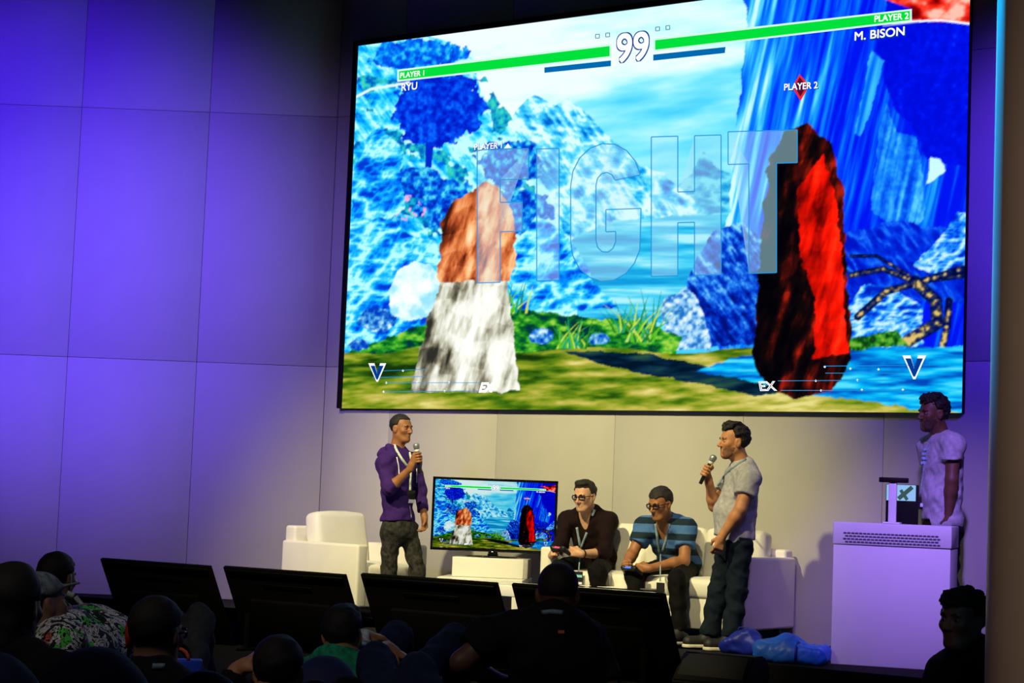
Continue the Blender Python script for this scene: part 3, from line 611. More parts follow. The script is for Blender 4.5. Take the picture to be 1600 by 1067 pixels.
# lectern
m_lec = mat('lectern_white', (0.74, 0.73, 0.75), 0.5, 0.02, 5)
L0 = at_z(1297, 1037, STAGE); L1 = at_z(1482, 1049, STAGE); LW = np.linalg.norm(L1-L0); la = math.atan2(L1[1]-L0[1], L1[0]-L0[0])
LH = at(1302, 815, L0[1])[2]-STAGE
lec = empty('lectern', L0, la, 'tall white lectern with a row of dark vent slots', 'lectern')
LD = 0.5; zs_ = LH*0.845
box('body', (LW-0.004, LD, zs_-0.006), (LW/2, LD/2, (zs_-0.006)/2), m_lec, lec, 0.004)
box('head', (LW+0.006, LD+0.004, LH-zs_), (LW/2, LD/2, zs_+(LH-zs_)/2), m_lec, lec, 0.005)
pr = []
for r in range(4):
    for i in range(24):
        x = LW*0.10+i*LW*0.78/23+(0.5 if r % 2 else 0)*LW*0.78/23; z = LH*0.925-r*LH*0.0205
        cx, cz = x, z; hw, hh = 0.0135, 0.0055
        q = [(-hw, 0), (-hw*.5, hh), (hw*.5, hh), (hw, 0), (hw*.5, -hh), (-hw*.5, -hh)]
        pr.append((np.array([[cx+a_, -0.0015, cz+b2] for a_, b2 in q]+[[cx+a_, -0.0045, cz+b2] for a_, b2 in q]), [(6, 7, 8, 9, 10, 11)]+[(j, (j+1) % 6, 6+(j+1) % 6, 6+j) for j in range(6)]))
o = obj('vent_slots', newmesh('vent_slots', *join_geo(pr), False), mat('vent_dark', (0.06, 0.06, 0.09), 0.7), lec); o['kind'] = 'stuff'
# document camera stand and small monitor on the lectern
ztop = STAGE+LH+0.001; Ycam = L0[1]+0.10
pA = at(1394, 816, Ycam); pB = at(1394, 754, Ycam); hgt = pB[2]-ztop
dc = empty('document_camera', (pA[0], Ycam, ztop), la, 'white post with a black camera bar on the lectern', 'camera stand')
box('base', (0.12, 0.1, 0.012), (0, 0.0, 0.006), m_lec, dc, 0.003); box('post', (0.055, 0.035, hgt-0.012), (0, 0, 0.012+(hgt-0.012)/2), m_lec, dc, 0.004)
box('camera_bar', (0.20, 0.06, 0.035), (0.005, 0, hgt+0.018), m_black, dc, 0.006)
Ym = L0[1]+0.22; pA = at(1408.5, 816, Ym); pB = at(1408.5, 757, Ym); mw = at(1433, 790, Ym)[0]-at(1383, 790, Ym)[0]; mh = pB[2]-ztop
lm = empty('lectern_monitor', (pA[0], Ym, ztop), la, 'small black monitor with a bright strip of picture on the lectern', 'monitor')
box('housing', (mw, 0.03, mh), (0, 0.017, mh/2), m_black, lm, 0.003)
zc = mh*0.79
box('picture', (mw*0.9, 0.004, mh*0.40), (-mw*0.03, 0, zc), emat('small_picture_light', rgb(150, 200, 255), 0.9), lm)
v, f = join_geo([g_box((mw*.10, -0.003, zc), (mw*.13, 0.002, mh*.46), Matrix.Rotation(math.radians(48), 3, 'Y')), g_box((mw*.06, -0.003, zc-mh*.05), (mw*.1, 0.002, mh*.30), Matrix.Rotation(math.radians(-35), 3, 'Y'))])
obj('picture_mark', newmesh('picture_mark', v, f, False), emat('small_picture_grey', rgb(60, 85, 85), 1.0), lm)

# wedge loudspeaker, bags
wp = at_z(1104, 1100, 0.0); wp = wallpt(0, 0, 0)+WD*((wp-wallpt(0, 0))@WD); sW = (at(1104, 1060, 12.75)-wallpt(0, 0))@WD
wd_ = empty('wedge_speaker', wallpt(sW, 0, 2.32), -TH, 'black wedge loudspeaker on the floor before the stage', 'speaker')
ww, wdp, wh = 0.54, 0.38, 0.28
pr2 = [(0, 0), (0, wh*.35), (wdp*.42, wh), (wdp*.8, wh), (wdp, wh*.75), (wdp, 0)]
vv = np.array([[x, y-wdp*.6, z] for x in (-ww/2, ww/2) for y, z in pr2]); n = len(pr2); ff = [tuple(range(n)), tuple(range(n, 2*n))[::-1]]+[(i, n+i, n+(i+1) % n, (i+1) % n) for i in range(n)]
bm = bmesh.new(); vb = [bm.verts.new(p) for p in vv]; [bm.faces.new([vb[i] for i in q]) for q in ff]; bmesh.ops.recalc_face_normals(bm, faces=bm.faces[:]); bmesh.ops.bevel(bm, geom=bm.edges[:], offset=0.012, segments=2, affect='EDGES'); me = bpy.data.meshes.new('cabinet'); bm.to_mesh(me); bm.free()
obj('cabinet', me, m_black, wd_)
box('grille', (ww*.9, 0.012, wh*.68), (0, 0, 0), mat('grille_mesh', (0.012, 0.012, 0.014), 0.6, 0.5, 220), wd_, 0.004).matrix_local = Matrix.Translation((0, wdp*.21-wdp*.6-0.004, wh*.68)) @ Matrix.Rotation(math.radians(-33), 4, 'X')
box('badge', (0.03, 0.004, 0.01), (-ww*.3, -wdp*.6-0.002, wh*.2), mat('silver', (0.6, 0.6, 0.6), 0.3, metal=1), wd_)
m_bag1 = mat('dark_blue_nylon', (0.008, 0.02, 0.32), 0.5, 0.25, 8, 0.3); m_bag2 = mat('bright_blue_nylon', (0.02, 0.16, 0.85), 0.4, 0.2, 8, 0.3)
def bag(px, Y, w_, h_, d_, m, seed, label, flaps):
    p = at(px, 900, Y); c = np.array([p[0], Y, STAGE]); S = Shape(); R = np.array(Matrix.Rotation(-TH*.6, 3, 'Z'))
    S.bx(c+[0, 0, h_*.42], (w_/2, d_/2, h_*.42), R, rad=min(h_, d_)*.3)
    for dx, dz, r in flaps: S.ell(c+R@np.array([dx*w_, 0, dz*h_]), (r*w_, d_*.42, r*w_*.7), R, k=0.05)
    S.noise(0.012, 24, seed); S.noise(0.005, 60, seed+1)
    S.half(c+[0, 0, 0.002], (0, 0, -1))
    v, f = S.mesh(0.008); r_ = empty('bag', c, 0, label, 'bag'); mk('sack', v, f, m, r_); return r_, c, R
b1, c, R = bag(1164, 13.85, 0.27, 0.15, 0.2, m_bag1, 3, 'small dark blue crumpled bag on the stage floor beside the standing man', [(-.1, .75, .25), (.25, .95, .2), (-.4, .3, .16)])
v, f = g_tube([c+R@np.array(q) for q in [(-.05, 0, .13), (-.03, 0, .19), (.03, 0, .2), (.06, 0, .14)]], 0.007, 6); mk('handle', v, f, m_bag1, b1)
b2, c, R = bag(1240, 13.3, 0.50, 0.15, 0.26, m_bag2, 5, 'bright blue flat bag lying on the stage floor beside the lectern', [(-.38, .3, .1), (-.05, .75, .2)])
v, f = g_ribbon([c+R@np.array(q) for q in [(.06, -.14, .02), (.06, -.142, .1), (.06, -.06, .145), (.06, .06, .145)]], 0.02, (0, -1, .3), 0.003); mk('strap', v, f, m_bag1, b2)

# ------------------------------------------------------------------ people
def frame(fwd, up=(0, 0, 1)):
    y = nrm(fwd); x = nrm(np.cross(y, up)); z = np.cross(x, y); return np.stack([x, y, z], 1)   # columns: right, forward, up
def rgbm(name, c, **k): return mat(name, c, **k)
m_eye = mat('eye_white', (0.36, 0.33, 0.30), 0.3, 0.02); m_iris = mat('eye_dark', (0.02, 0.012, 0.008), 0.2)
m_frame = mat('glasses_frame', (0.01, 0.01, 0.012), 0.3); m_lens = None
SKIN = {k: mat('skin_'+k, c, 0.5, 0.10, 25, 0.08, bscale=300, spec=0.35) for k, c in dict(brown=(0.30, 0.125, 0.05), tan=(0.50, 0.22, 0.10), pale=(0.56, 0.31, 0.19), deep=(0.13, 0.058, 0.032), dim=(0.22, 0.11, 0.07)).items()}
LIP = {k: mat('lips_'+k, c, 0.4, 0.08, 40) for k, c in dict(brown=(0.17, 0.042, 0.028), tan=(0.34, 0.09, 0.06), pale=(0.40, 0.12, 0.09), deep=(0.12, 0.04, 0.03), dim=(0.18, 0.07, 0.05)).items()}
def head_ops(S, c, R, h, ears=True):
    L = lambda x, y, z: np.array(c)+R@(np.array([x, y, z])*h)
    E = lambda p, r, k=.06, sub=False, RR=None: S.ell(L(*p), np.array(r)*h, R if RR is None else RR, k*h, sub)
    C = lambda a, b, ra, rb, k=.05, sub=False: S.cone(L(*a), L(*b), ra*h, rb*h, k*h, sub)
    E((0, -.075, .15), (.315, .40, .35)); E((0, .10, -.08), (.255, .27, .36), .10); E((0, .205, -.385), (.13, .12, .10), .13)
    for s_ in (-1, 1):
        C((s_*.20, .0, -.22), (s_*.10, .20, -.40), .07, .07, .10)                      # jaw line
        E((s_*.165, .235, -.09), (.09, .09, .08), .08)                                # cheekbone
    C((-.15, .315, .075), (.15, .315, .075), .045, .045, .05)                          # brow
    for s_ in (-1, 1): E((s_*.135, .365, .0), (.085, .08, .052), .05, True)           # eye socket
    C((0, .345, .02), (0, .445, -.125), .032, .045, .035)                              # nose
    for s_ in (-1, 1): E((s_*.048, .395, -.145), (.036, .045, .03), .03)
    C((-.055, .325, -.25), (.055, .325, -.25), .030, .030, .04); C((-.045, .318, -.30), (.045, .318, -.30), .034, .034, .04); E((0, .27, -.40), (.09, .075, .075), .06)
    for s_ in (-1, 1): E((s_*.125, .285, .0), (.062, .05, .042), .015)                 # lids
    if ears:
        for s_ in (-1, 1):
            Rr = R@np.array(Matrix.Rotation(s_*.35, 3, 'Z'))@np.array(Matrix.Rotation(.15, 3, 'X'))
            E((s_*.325, -.03, -.03), (.04, .09, .135), .03, False, Rr); E((s_*.365, -.01, -.01), (.022, .045, .07), .02, True, Rr)
def hand_ops(S, wr, d, pn, side, curl=0.5, sc=1.0, spread=0.12, thumb=0.5):
    """relaxed hand: d from wrist to knuckles, pn palm normal; side +1 / -1 sets where the thumb is"""
    d = nrm(d); pn = nrm(np.asarray(pn, float)-d*(np.asarray(pn, float)@d)); a = np.cross(d, pn)*side; wr = np.array(wr, float)
    K = wr+d*.088*sc
    S.cone(wr-d*.01, wr+d*.03, .026*sc, .026*sc, .02)
    for o in (-.028, -.009, .010, .028): S.cone(wr+d*.02*sc+a*o*.6*sc, K+a*o*sc, .016*sc, .0135*sc, .012)
    for o, l in ((.030, .068), (.0105, .078), (-.0095, .072), (-.028, .056)):
        p = K+a*o*sc; ang = 0.25*curl; dd = nrm(d+a*o*spread*8); r = .0098*sc
        for q, fr in ((.45, 1.0), (.32, .92), (.25, .82)):
            ang += curl*.75; e = p+(dd*math.cos(ang)+pn*math.sin(ang))*l*q*sc; S.cone(p, e, r*fr, r*fr*.93, .005); p = e
    t0 = wr+d*.022*sc+a*.024*sc+pn*.006; t1 = t0+(d*.62+a*(.75-.4*thumb)+pn*(.2+.5*thumb))*.042*sc; t2 = t1+nrm(d*.9+a*(.25-.6*thumb)+pn*(.25+.4*thumb))*.032*sc
    S.cone(t0, t1, .0155*sc, .0125*sc, .016); S.cone(t1, t2, .012*sc, .0095*sc, .006)
def grip_ops(S, wr, ax, a, p, flip=1, r=0.017, sc=1.0):
    """hand closed round a rod: ax point on the rod, a rod direction (index side), p from the rod to the palm"""
    a = nrm(a); p = nrm(np.asarray(p, float)-a*(np.asarray(p, float)@a)); q = np.cross(a, p)*flip; ax = np.array(ax, float); fr = .0098*sc
    pc_ = ax+p*(r+.016)
    for o in (-.03, -.01, .01, .03): S.cone(np.array(wr)+(pc_-wr)*.25+a*o*.6, pc_+a*o*sc+q*.006, .017*sc, .0155*sc, .014)
    S.cone(wr, np.array(wr)+(pc_-wr)*.3, .026*sc, .026*sc, .02)
    for o, mx in ((.034, 215), (.0115, 225), (-.0115, 220), (-.033, 205)):
        pts = [ax+a*o*sc+(p*math.cos(math.radians(t))+q*math.sin(math.radians(t)))*(r+fr*(1.35 if t < 60 else 1.0)) for t in (25, 80, 135, 180, mx)]
        for u, v_ in zip(pts[:-1], pts[1:]): S.cone(u, v_, fr, fr*.95, .004)
    tp = [pc_-q*.012+a*.012]+[ax+a*(.03+.012*i)*sc+(p*math.cos(math.radians(t))+q*math.sin(math.radians(t)))*(r+.011) for i, t in enumerate((-45, -95, -140))]
    for u, v_, rr in zip(tp[:-1], tp[1:], (.015, .012, .0105)): S.cone(u, v_, rr*sc, rr*.88*sc, .008)
def hair_mesh(c, R, h, style, res):
    L = lambda x, y, z: np.array(c)+R@(np.array([x, y, z])*h); S = Shape(); cc = np.array(c)
    def loc(x, y, z):
        px, py, pz = x-cc[0], y-cc[1], z-cc[2]; return [(px*R[0, i]+py*R[1, i]+pz*R[2, i])/h for i in range(3)]
    th = dict(fade=.018, short=.03, crop=.035, quiff=.055, long=.06, bald=.006, curly=.05, fringe=.05)[style]
    S.ell(L(0, -.085, .155), np.array((.325+th, .40+th, .355+th))*h, R, 0.02)
    if style == 'quiff':
        S.ell(L(0, .15, .44), np.array((.24, .16, .11))*h, R, .08*h); S.ell(L(0, .02, .50), np.array((.26, .24, .09))*h, R, .08*h)
    if style == 'fringe':
        S.ell(L(0, .21, .38), np.array((.25, .15, .13))*h, R, .06*h); S.ell(L(.02, .33, .30), np.array((.16, .07, .05))*h, R, .05*h)
    if style == 'short': S.ell(L(0, .14, .44), np.array((.25, .18, .10))*h, R, .08*h)
    if style == 'curly': S.ell(L(0, .0, .42), np.array((.31, .34, .17))*h, R, .08*h)
    if style == 'long':
        S.cone(L(0, -.2, .1), L(0, -.26, -.75), .33*h, .26*h, .1*h)
    back = dict(fade=-.16, short=-.22, crop=-.2, quiff=-.30, long=-1.1, bald=-.1, curly=-.18, fringe=-.24)[style]; hl = dict(fade=.31, short=.30, crop=.26, quiff=.34, long=.3, bald=.3, curly=.30, fringe=.22)[style]
    def cut(x, y, z):
        u, v_, w_ = loc(x, y, z)
        # hair line: high over the forehead, down in front of the ear, low at the nape
        t = np.clip((v_-.02)/.10, 0, 1); t = t*t*(3-2*t); line = (-.02)*(1-t)+hl*t
        tb = np.clip((-.06-v_)/.12, 0, 1); line = line*(1-tb)+back*tb
        line = np.where(np.abs(u) < .17, np.where(v_ > .1, line-.02, line), line)
        ez = (np.abs(u) > .2) & (v_ > -.14) & (v_ < .09); line = np.where(ez, np.maximum(line, .11), line)
        return (line-w_)*h*.8
    S.ops.append((lambda x, y, z: -cut(x, y, z), None, None, 0.006, True))
    if style == 'long':
        S.ops.append((lambda x, y, z: loc(x, y, z)[1]*(-h)+.06*h+0*x, None, None, 0.01, False)) if False else None
    amp = dict(fade=.0015, short=.003, crop=.002, quiff=.005, long=.005, bald=.0, curly=.006, fringe=.005)[style]
    if amp: S.noise(amp, 130 if style != 'long' else 60, 4); 
    if style in ('quiff', 'curly', 'fringe'): S.noise(amp*.7, 300, 9)
    return S.mesh(res)
def beard_mesh(c, R, h, res):
    S = Shape(); cc = np.array(c); g = 1.0
    L = lambda x, y, z: cc+R@(np.array([x, y, z])*h); e = .012
    S.ell(L(0, .10, -.08), np.array((.255+e, .27+e, .36+e))*h, R, .1*h); S.ell(L(0, .205, -.385), np.array((.13+e, .12+e, .10+e))*h, R, .13*h)
    for s_ in (-1, 1): S.cone(L(s_*.20, .0, -.22), L(s_*.10, .20, -.40), (.07+e)*h, (.07+e)*h, .1*h)
    def keep(x, y, z):
        px, py, pz = x-cc[0], y-cc[1], z-cc[2]; u, v_, w_ = [(px*R[0, i]+py*R[1, i]+pz*R[2, i])/h for i in range(3)]
        line = np.where(np.abs(u) > .15, -.16+.3*(.12-v_)*(v_ < .12), -.20)
        m = np.sqrt((u/.085)**2+((w_+.275)/.055)**2)-1      # leave the mouth free
        return -np.maximum(np.maximum((w_-line), -(v_+.02)), np.where(v_ > .2, -m*.08, -1))*h
    S.ops.append((keep, None, None, 0.003, True)); S.noise(0.001, 250, 2)
    return S.mesh(res)
def glasses(c, R, h, root):
    L = lambda x, y, z: np.array(c)+R@(np.array([x, y, z])*h); parts = []
    for s_ in (-1, 1):
        ring = [L(s_*.138+.10*np.sign(math.cos(t))*abs(math.cos(t))**.45, 0.400-.22*abs(s_*.138+.10*math.cos(t)), .005+.062*np.sign(math.sin(t))*abs(math.sin(t))**.55) for t in np.linspace(0, 2*math.pi, 21)[:-1]]
        parts.append(g_tube(ring, .019*h, 6, True)); parts.append(g_tube([L(s_*.238, .345, .03), L(s_*.305, .22, .03), L(s_*.335, -.02, .02)], .015*h, 6))
    parts.append(g_tube([L(-.042, .395, .02), L(0, .402, .03), L(.042, .395, .02)], .013*h, 6))
    mk('glasses', *join_geo(parts), m_frame, root)
PEOPLE = {}
def person(label, J, skin='tan', hair='short', hairc=(0.012, 0.009, 0.007), top=None, legs=None, h=0.24, hands=None, sleeve='long', res=(0.010, 0.0042), build=1.0, belly=0.0, hem=None, fold=0.006, beard=None, specs=False, shoes=None, cuff=None, low=True, group=None, hood=False, collar_v=False, simple=False):
    base = J.get('base', J['pel']); gz = J.get('floor', STAGE)
    root = empty('person', (base[0], base[1], gz), 0, label, 'person', group)
    J = {k: (np.array(v_, float) if not np.isscalar(v_) else v_) for k, v_ in J.items()}
    R = frame(J['hdir'], J.get('hup', (0, 0, 1))); B = Shape(); c = J['head']; nk = J['neck']; pel = J['pel']
    ax = nrm(nk-pel); sr = J['shB']-J['shA']; rt = nrm(sr-ax*(sr@ax)); T = np.stack([rt, nrm(np.cross(ax, rt)), ax], 1); TLn = np.linalg.norm(nk-pel); b = build
    # ---- body
    head_ops(B, c, R, h)
    B.cone(c+R@np.array([0, -.10, -.22])*h, nk-ax*.02, .058*b, .066*b, .04)
    B.ell(pel+ax*TLn*.70, (.155*b, .10*b, .20), T, .05); B.ell(pel+ax*TLn*.30, (.135*b, .095*b, .2), T, .05); B.ell(pel, (.15*b, .10*b, .12), T, .05)
    B.cone(J['shA'], J['shB'], .052*b, .052*b, .05)
    fb = [(c-h*.62, c+h*.62)]
    for s_ in 'AB':
        sh, el, wr = J['sh'+s_], J['el'+s_], J['wr'+s_]
        B.cone(sh, el, .053*b, .042*b, .03); B.cone(el, el+(wr-el)*.3, .042*b, .043*b, .02); B.cone(el+(wr-el)*.3, wr, .043*b, .0275*b, .02)
        hd = (hands or {}).get(s_)
        if hd:
            if hd[0] == 'open': hand_ops(B, wr, *hd[1:])
            elif hd[0] == 'grip': grip_ops(B, wr, *hd[1:])
            fb.append((wr-.13, wr+.13))
        else: hand_ops(B, wr, wr-el, -T[:, 1] if s_ == 'A' else -T[:, 1], 1, .5); fb.append((wr-.12, wr+.12))
        if 'kn'+s_ in J:
            hp, kn, an = J['hip'+s_], J['kn'+s_], J['an'+s_]
            B.cone(hp, kn, .07*b, .05*b, .03); B.cone(kn, an, .048*b, .034*b, .02); 
            if 'toe'+s_ in J: B.cone(an, J['toe'+s_]+(an-J['toe'+s_])*.25-np.array([0, 0, .01]), .030, .018, .015)
    v, f = B.mesh(res[0], res[1], fb); mk('body', v, f, SKIN[skin], root); bv_body = BVHTree.FromPolygons([Vector(q) for q in v], f.tolist())
    # ---- face and hair
    L = lambda x, y, z: c+R@(np.array([x, y, z])*h)
    m_h = mat('hair_%.3f_%.3f' % (hairc[0], hairc[2]), hairc, 0.65, 0.3, 90, 0.4, bscale=260)
    v, f = hair_mesh(c, R, h, hair, res[1]*1.1); mk('hair', v, f, m_h, root)
    for s_ in (-1, 1):
        e1 = g_ell(L(s_*.125, .314, .0), np.array((.046, .026, .019))*h, R, 12, 8); e2 = g_ell(L(s_*.125, .330, .0), np.array((.024, .014, .0195))*h, R, 10, 6)
        V_, F_ = join_geo([e1, e2]); me = newmesh('eye', V_-np.array(root.location), F_); me.materials.append(m_eye); me.materials.append(m_iris); n1 = len(e1[1])
        me.polygons.foreach_set('material_index', np.array([0]*n1+[1]*len(e2[1]), dtype=np.int32)); o = bpy.data.objects.new('eye', me); COL.objects.link(o); o.parent = root
        v, f = g_tube([L(s_*.05, .362, .078), L(s_*.12, .352, .098), L(s_*.20, .295, .078)], [.012*h, .020*h, .010*h], 6); mk('eyebrow', v, f, m_h, root)
    v, f = join_geo([g_ell(L(0, .343, -.258), np.array((.076, .022, .015))*h, R, 14, 6), g_ell(L(0, .340, -.294), np.array((.066, .025, .018))*h, R, 14, 6)]); mk('lips', v, f, LIP[skin], root)
    if beard:
        v, f = beard_mesh(c, R, h, res[1]); mk('beard', v, f, mat('beard_%.3f' % beard[0], beard, 0.8, 0.35, 200), root)
    if specs: glasses(c, R, h, root)
    # ---- clothes
    G = Shape(); e = .02
    G.ell(pel+ax*TLn*.72, (.178*b, .122*b, .215), T, .06); G.ell(pel+ax*TLn*.34+T[:, 1]*belly*.6, (.162*b, .118*b+belly, .2), T, .07); G.ell(pel+ax*.02, (.172*b, .125*b+belly*.4, .14), T, .06)
    G.cone(J['shA'], J['shB'], .072*b, .072*b, .05)
    for s_ in 'AB': G.cone(nk+ax*.0, J['sh'+s_], .062*b, .066*b, .05)
    for s_ in 'AB':
        sh, el, wr = J['sh'+s_], J['el'+s_], J['wr'+s_]
        if sleeve == 'short': G.cone(sh, sh+(el-sh)*J.get('slv', .62), .078*b, .077*b, .035, flat=1)
        else:
            cf_ = (cuff or {}).get(s_, .92)
            G.cone(sh, el, .074*b, .060*b, .035); G.cone(el, el+(wr-el)*cf_, .061*b, .048*b if cf_ > .6 else .054*b, .02, flat=1)
    if hood:
        G.ell(nk-T[:, 1]*.085-ax*.01, (.125, .055, .07), T, .03); G.cone(nk+rt*.09+ax*.035, nk+T[:, 1]*.07-ax*.07+rt*.03, .026, .022, .03); G.cone(nk-rt*.09+ax*.035, nk+T[:, 1]*.07-ax*.07-rt*.03, .026, .022, .03)
    G.noise(fold, 26, 11, (1, 1, 1.6)); G.noise(fold*.5, 60, 12)
    hz = hem if hem is not None else pel-ax*.10
    G.ops.append((lambda x, y, z, p=np.array(hz), n_=-ax: np.where(((x-pel[0])**2+(y-pel[1])**2+(z-pel[2])**2) < .40**2, -((x-p[0])*n_[0]+(y-p[1])*n_[1]+(z-p[2])*n_[2]), 1.0) if False else -((x-p[0])*n_[0]+(y-p[1])*n_[1]+(z-p[2])*n_[2])+0*x+np.where(np.minimum(np.sqrt((x-J['wrA'][0])**2+(y-J['wrA'][1])**2+(z-J['wrA'][2])**2), np.sqrt((x-J['wrB'][0])**2+(y-J['wrB'][1])**2+(z-J['wrB'][2])**2)) < .14, 1.0, 0.0), None, None, 0.006, True))
    if collar_v: G.cone(nk+T[:, 1]*.09+ax*.05, nk+T[:, 1]*.135-ax*.13, .062, .012, .008, sub=True)
    v, f = G.mesh(res[0]*.9); sh_o = mk('shirt' if not hood else 'hoodie', v, f, top, root); bv = BVHTree.FromPolygons([Vector(q) for q in v], f.tolist())
    if legs is not None and 'knA' in J:
        P = Shape(); P.ell(pel-ax*.03, (.158*b, .118*b+belly*.3, .13), T, .06)
        for s_ in 'AB':
            hp, kn, an = J['hip'+s_], J['kn'+s_], J['an'+s_]
            P.cone(hp, kn, .088*b, .071*b, .05); P.cone(kn, an, .070*b, J.get('legr', .058), .025, flat=1)
        P.noise(.006, 32, 21, (1, 1, 1.5)); P.noise(.003, 75, 22); v, f = P.mesh(res[0]*.95); mk('trousers', v, f, legs, root)
    if shoes is not None:
        for s_ in 'AB':
            if 'toe'+s_ not in J: continue
            an, to = J['an'+s_], J['toe'+s_]; d = to-an; d[2] = 0; d = nrm(d); he = an-d*.05; ft = J.get('floor', STAGE)
            Q = Shape(); sp = lambda p, z: np.array([p[0], p[1], ft+z])
            Q.cone(sp(he, .05), sp(to, .045), .042, .044, .02); Q.ell(sp(an+d*.02, .085), (.045, .045, .05), None, .04); Q.half([0, 0, ft+.022], (0, 0, -1)); v, f = Q.mesh(.006); so_ = mk('shoe', v, f, shoes[0], root)
            Q = Shape(); Q.cone(sp(he, .014), sp(to, .014), .046, .049, .01); Q.half([0, 0, ft+.028], (0, 0, 1)); Q.half([0, 0, ft+.002], (0, 0, -1)); v, f = Q.mesh(.006); mk('sole', v, f, shoes[1], so_)
    PEOPLE[label] = root
    return dict(root=root, bv=bv, body=bv_body, T=T, R=R, c=c, h=h, L=L, J=J, nk=nk)
def onto(bv, px, py, off=0.004, default=None):
    d = Vector(ray(px, py)).normalized(); hit = bv.ray_cast(Vector(CAM), d)
    if hit[0] is None: return at(px, py, default)
    return np.array(hit[0]-d*off)
def strip(p, name, pts, width, m, off=0.006, parent=None, default=15, th=0.002):
    dense = []
    for (a, b_) in zip(pts[:-1], pts[1:]):
        for t in np.linspace(0, 1, 6)[:-1]: dense.append((a[0]+(b_[0]-a[0])*t, a[1]+(b_[1]-a[1])*t))
    dense.append(pts[-1]); Q = [onto(p['bv'], x, y, off, default) for x, y in dense]
    Q = [Q[0]]+[(Q[i-1]+Q[i]*2+Q[i+1])/4-nrm(ray(800, 600))*.002 for i in range(1, len(Q)-1)]+[Q[-1]]
    v, f = g_ribbon(Q, width, -nrm(ray(*dense[0])), th); return mk(name, v, f, m, parent or p['root'])
def card(p, name, px, py, w_, h_, m, off=0.01, parent=None, default=15, roll=0.0):
    c = onto(p['bv'], px, py, off, default); d = nrm(ray(px, py)); x = nrm(np.cross(d, (0, 0, 1))); z = np.cross(x, d)
    Rr = np.stack([x, d, z], 1)@np.array(Matrix.Rotation(roll, 3, 'Y')); v, f = g_box(c, (w_, .004, h_), Rr); return mk(name, v, f, m, parent or p['root'], smooth=False)
m_mic = mat('microphone_black', (0.012, 0.012, 0.013), 0.35); m_grille = mat('microphone_grille', (0.32, 0.34, 0.36), 0.4, 0.4, 400, metal=0.6); m_band = mat('microphone_band', (0.65, 0.7, 0.72), 0.4)
def microphone(top, bot, label):
    top = np.array(top, float); bot = np.array(bot, float); d = nrm(top-bot); Ln = np.linalg.norm(top-bot); r_ = empty('microphone', bot, 0, label, 'microphone', 'handheld microphones')
    v, f = g_tube([bot, bot+d*.004, bot+d*Ln*.45, bot+d*(Ln-.055)], [.010, .0135, .0165, .0185], 16); mk('handle', v, f, m_mic, r_)
    v, f = g_tube([bot+d*(Ln-.075), bot+d*(Ln-.055)], [.0195, .0205], 16); mk('band', v, f, m_band, r_)
    pr = [(-.058, .019), (-.045, .0235), (-.03, .0265), (-.016, .0265), (-.006, .021), (-.001, .010)]
    v, f = g_tube([top+d*a for a, _ in pr], [b_ for _, b_ in pr], 18); mk('grille', v, f, m_grille, r_); return r_
def controller(c, fwd, up, label, lit):
    R = frame(fwd, up); S = Shape(); L = lambda x, y, z: np.array(c)+R@np.array([x, y, z])
    S.bx(L(0, 0, 0), (.055, .03, .014), R, .012, .01)
    for s_ in (-1, 1): S.cone(L(s_*.052, .005, 0), L(s_*.068, -.06, -.012), .02, .016, .015); S.ell(L(s_*.052, .012, .006), (.022, .022, .014), R, .01)
    v, f = S.mesh(.0035); r_ = empty('game_controller', c, 0, label, 'controller', 'game controllers'); mk('shell', v, f, mat('controller_black', (0.01, 0.01, 0.012), 0.4), r_)
    for s_ in (-1, 1): v, f = join_geo([g_tube([L(s_*.024, -.018, .01), L(s_*.024, -.018, .022)], .006, 10), g_ell(L(s_*.024, -.018, .024), (.010, .010, .004), R, 12, 6)]); mk('thumb_stick', v, f, m_mic, r_)
    v, f = g_box(L(0, .030, .003), (.05, .006, .012), R); mk('light_bar', v, f, lit, r_, smooth=False); return r_

# ------------------------------------------------------------------ the five people on the stage
def at_out(px, py, out):
    p0 = wallpt(0, 0, out); d = ray(px, py); return CAM+d*(((p0-CAM)@WN)/(d@WN))
def cloth(name, c, c2=None, **k): return mat(name, c, 0.85, 0.18, 35, 0.25, bscale=500, spec=0.15, col2=c2)
m_purple = cloth('purple_fleece', (0.042, 0.014, 0.14)); m_jean = cloth('worn_black_denim', (0.050, 0.048, 0.042), (0.010, 0.010, 0.010)); m_maroon = cloth('dark_maroon_knit', (0.009, 0.0028, 0.004)); m_blacktr = cloth('black_trousers', (0.0018, 0.0018, 0.0022))
m_grey = cloth('grey_melange', (0.40, 0.40, 0.43)); m_navyj = cloth('dark_blue_denim', (0.006, 0.012, 0.021)); m_lilac = cloth('pale_tee', (0.42, 0.41, 0.46)); m_blackc = cloth('black_cotton', (0.008, 0.008, 0.009))
m_cord = mat('white_cord', (0.75, 0.75, 0.78), 0.7); m_lany = mat('printed_lanyard', (0.78, 0.80, 0.70), 0.6, 0.0, 60, col2=(0.36, 0.50, 0.48)); m_lany2 = mat('blue_grey_lanyard', (0.30, 0.40, 0.46), 0.6, 0.0, 70, col2=(0.14, 0.22, 0.30)); m_badge = mat('black_badge', (0.015, 0.015, 0.018), 0.3); m_badgew = mat('badge_card', (0.7, 0.75, 0.85), 0.5)
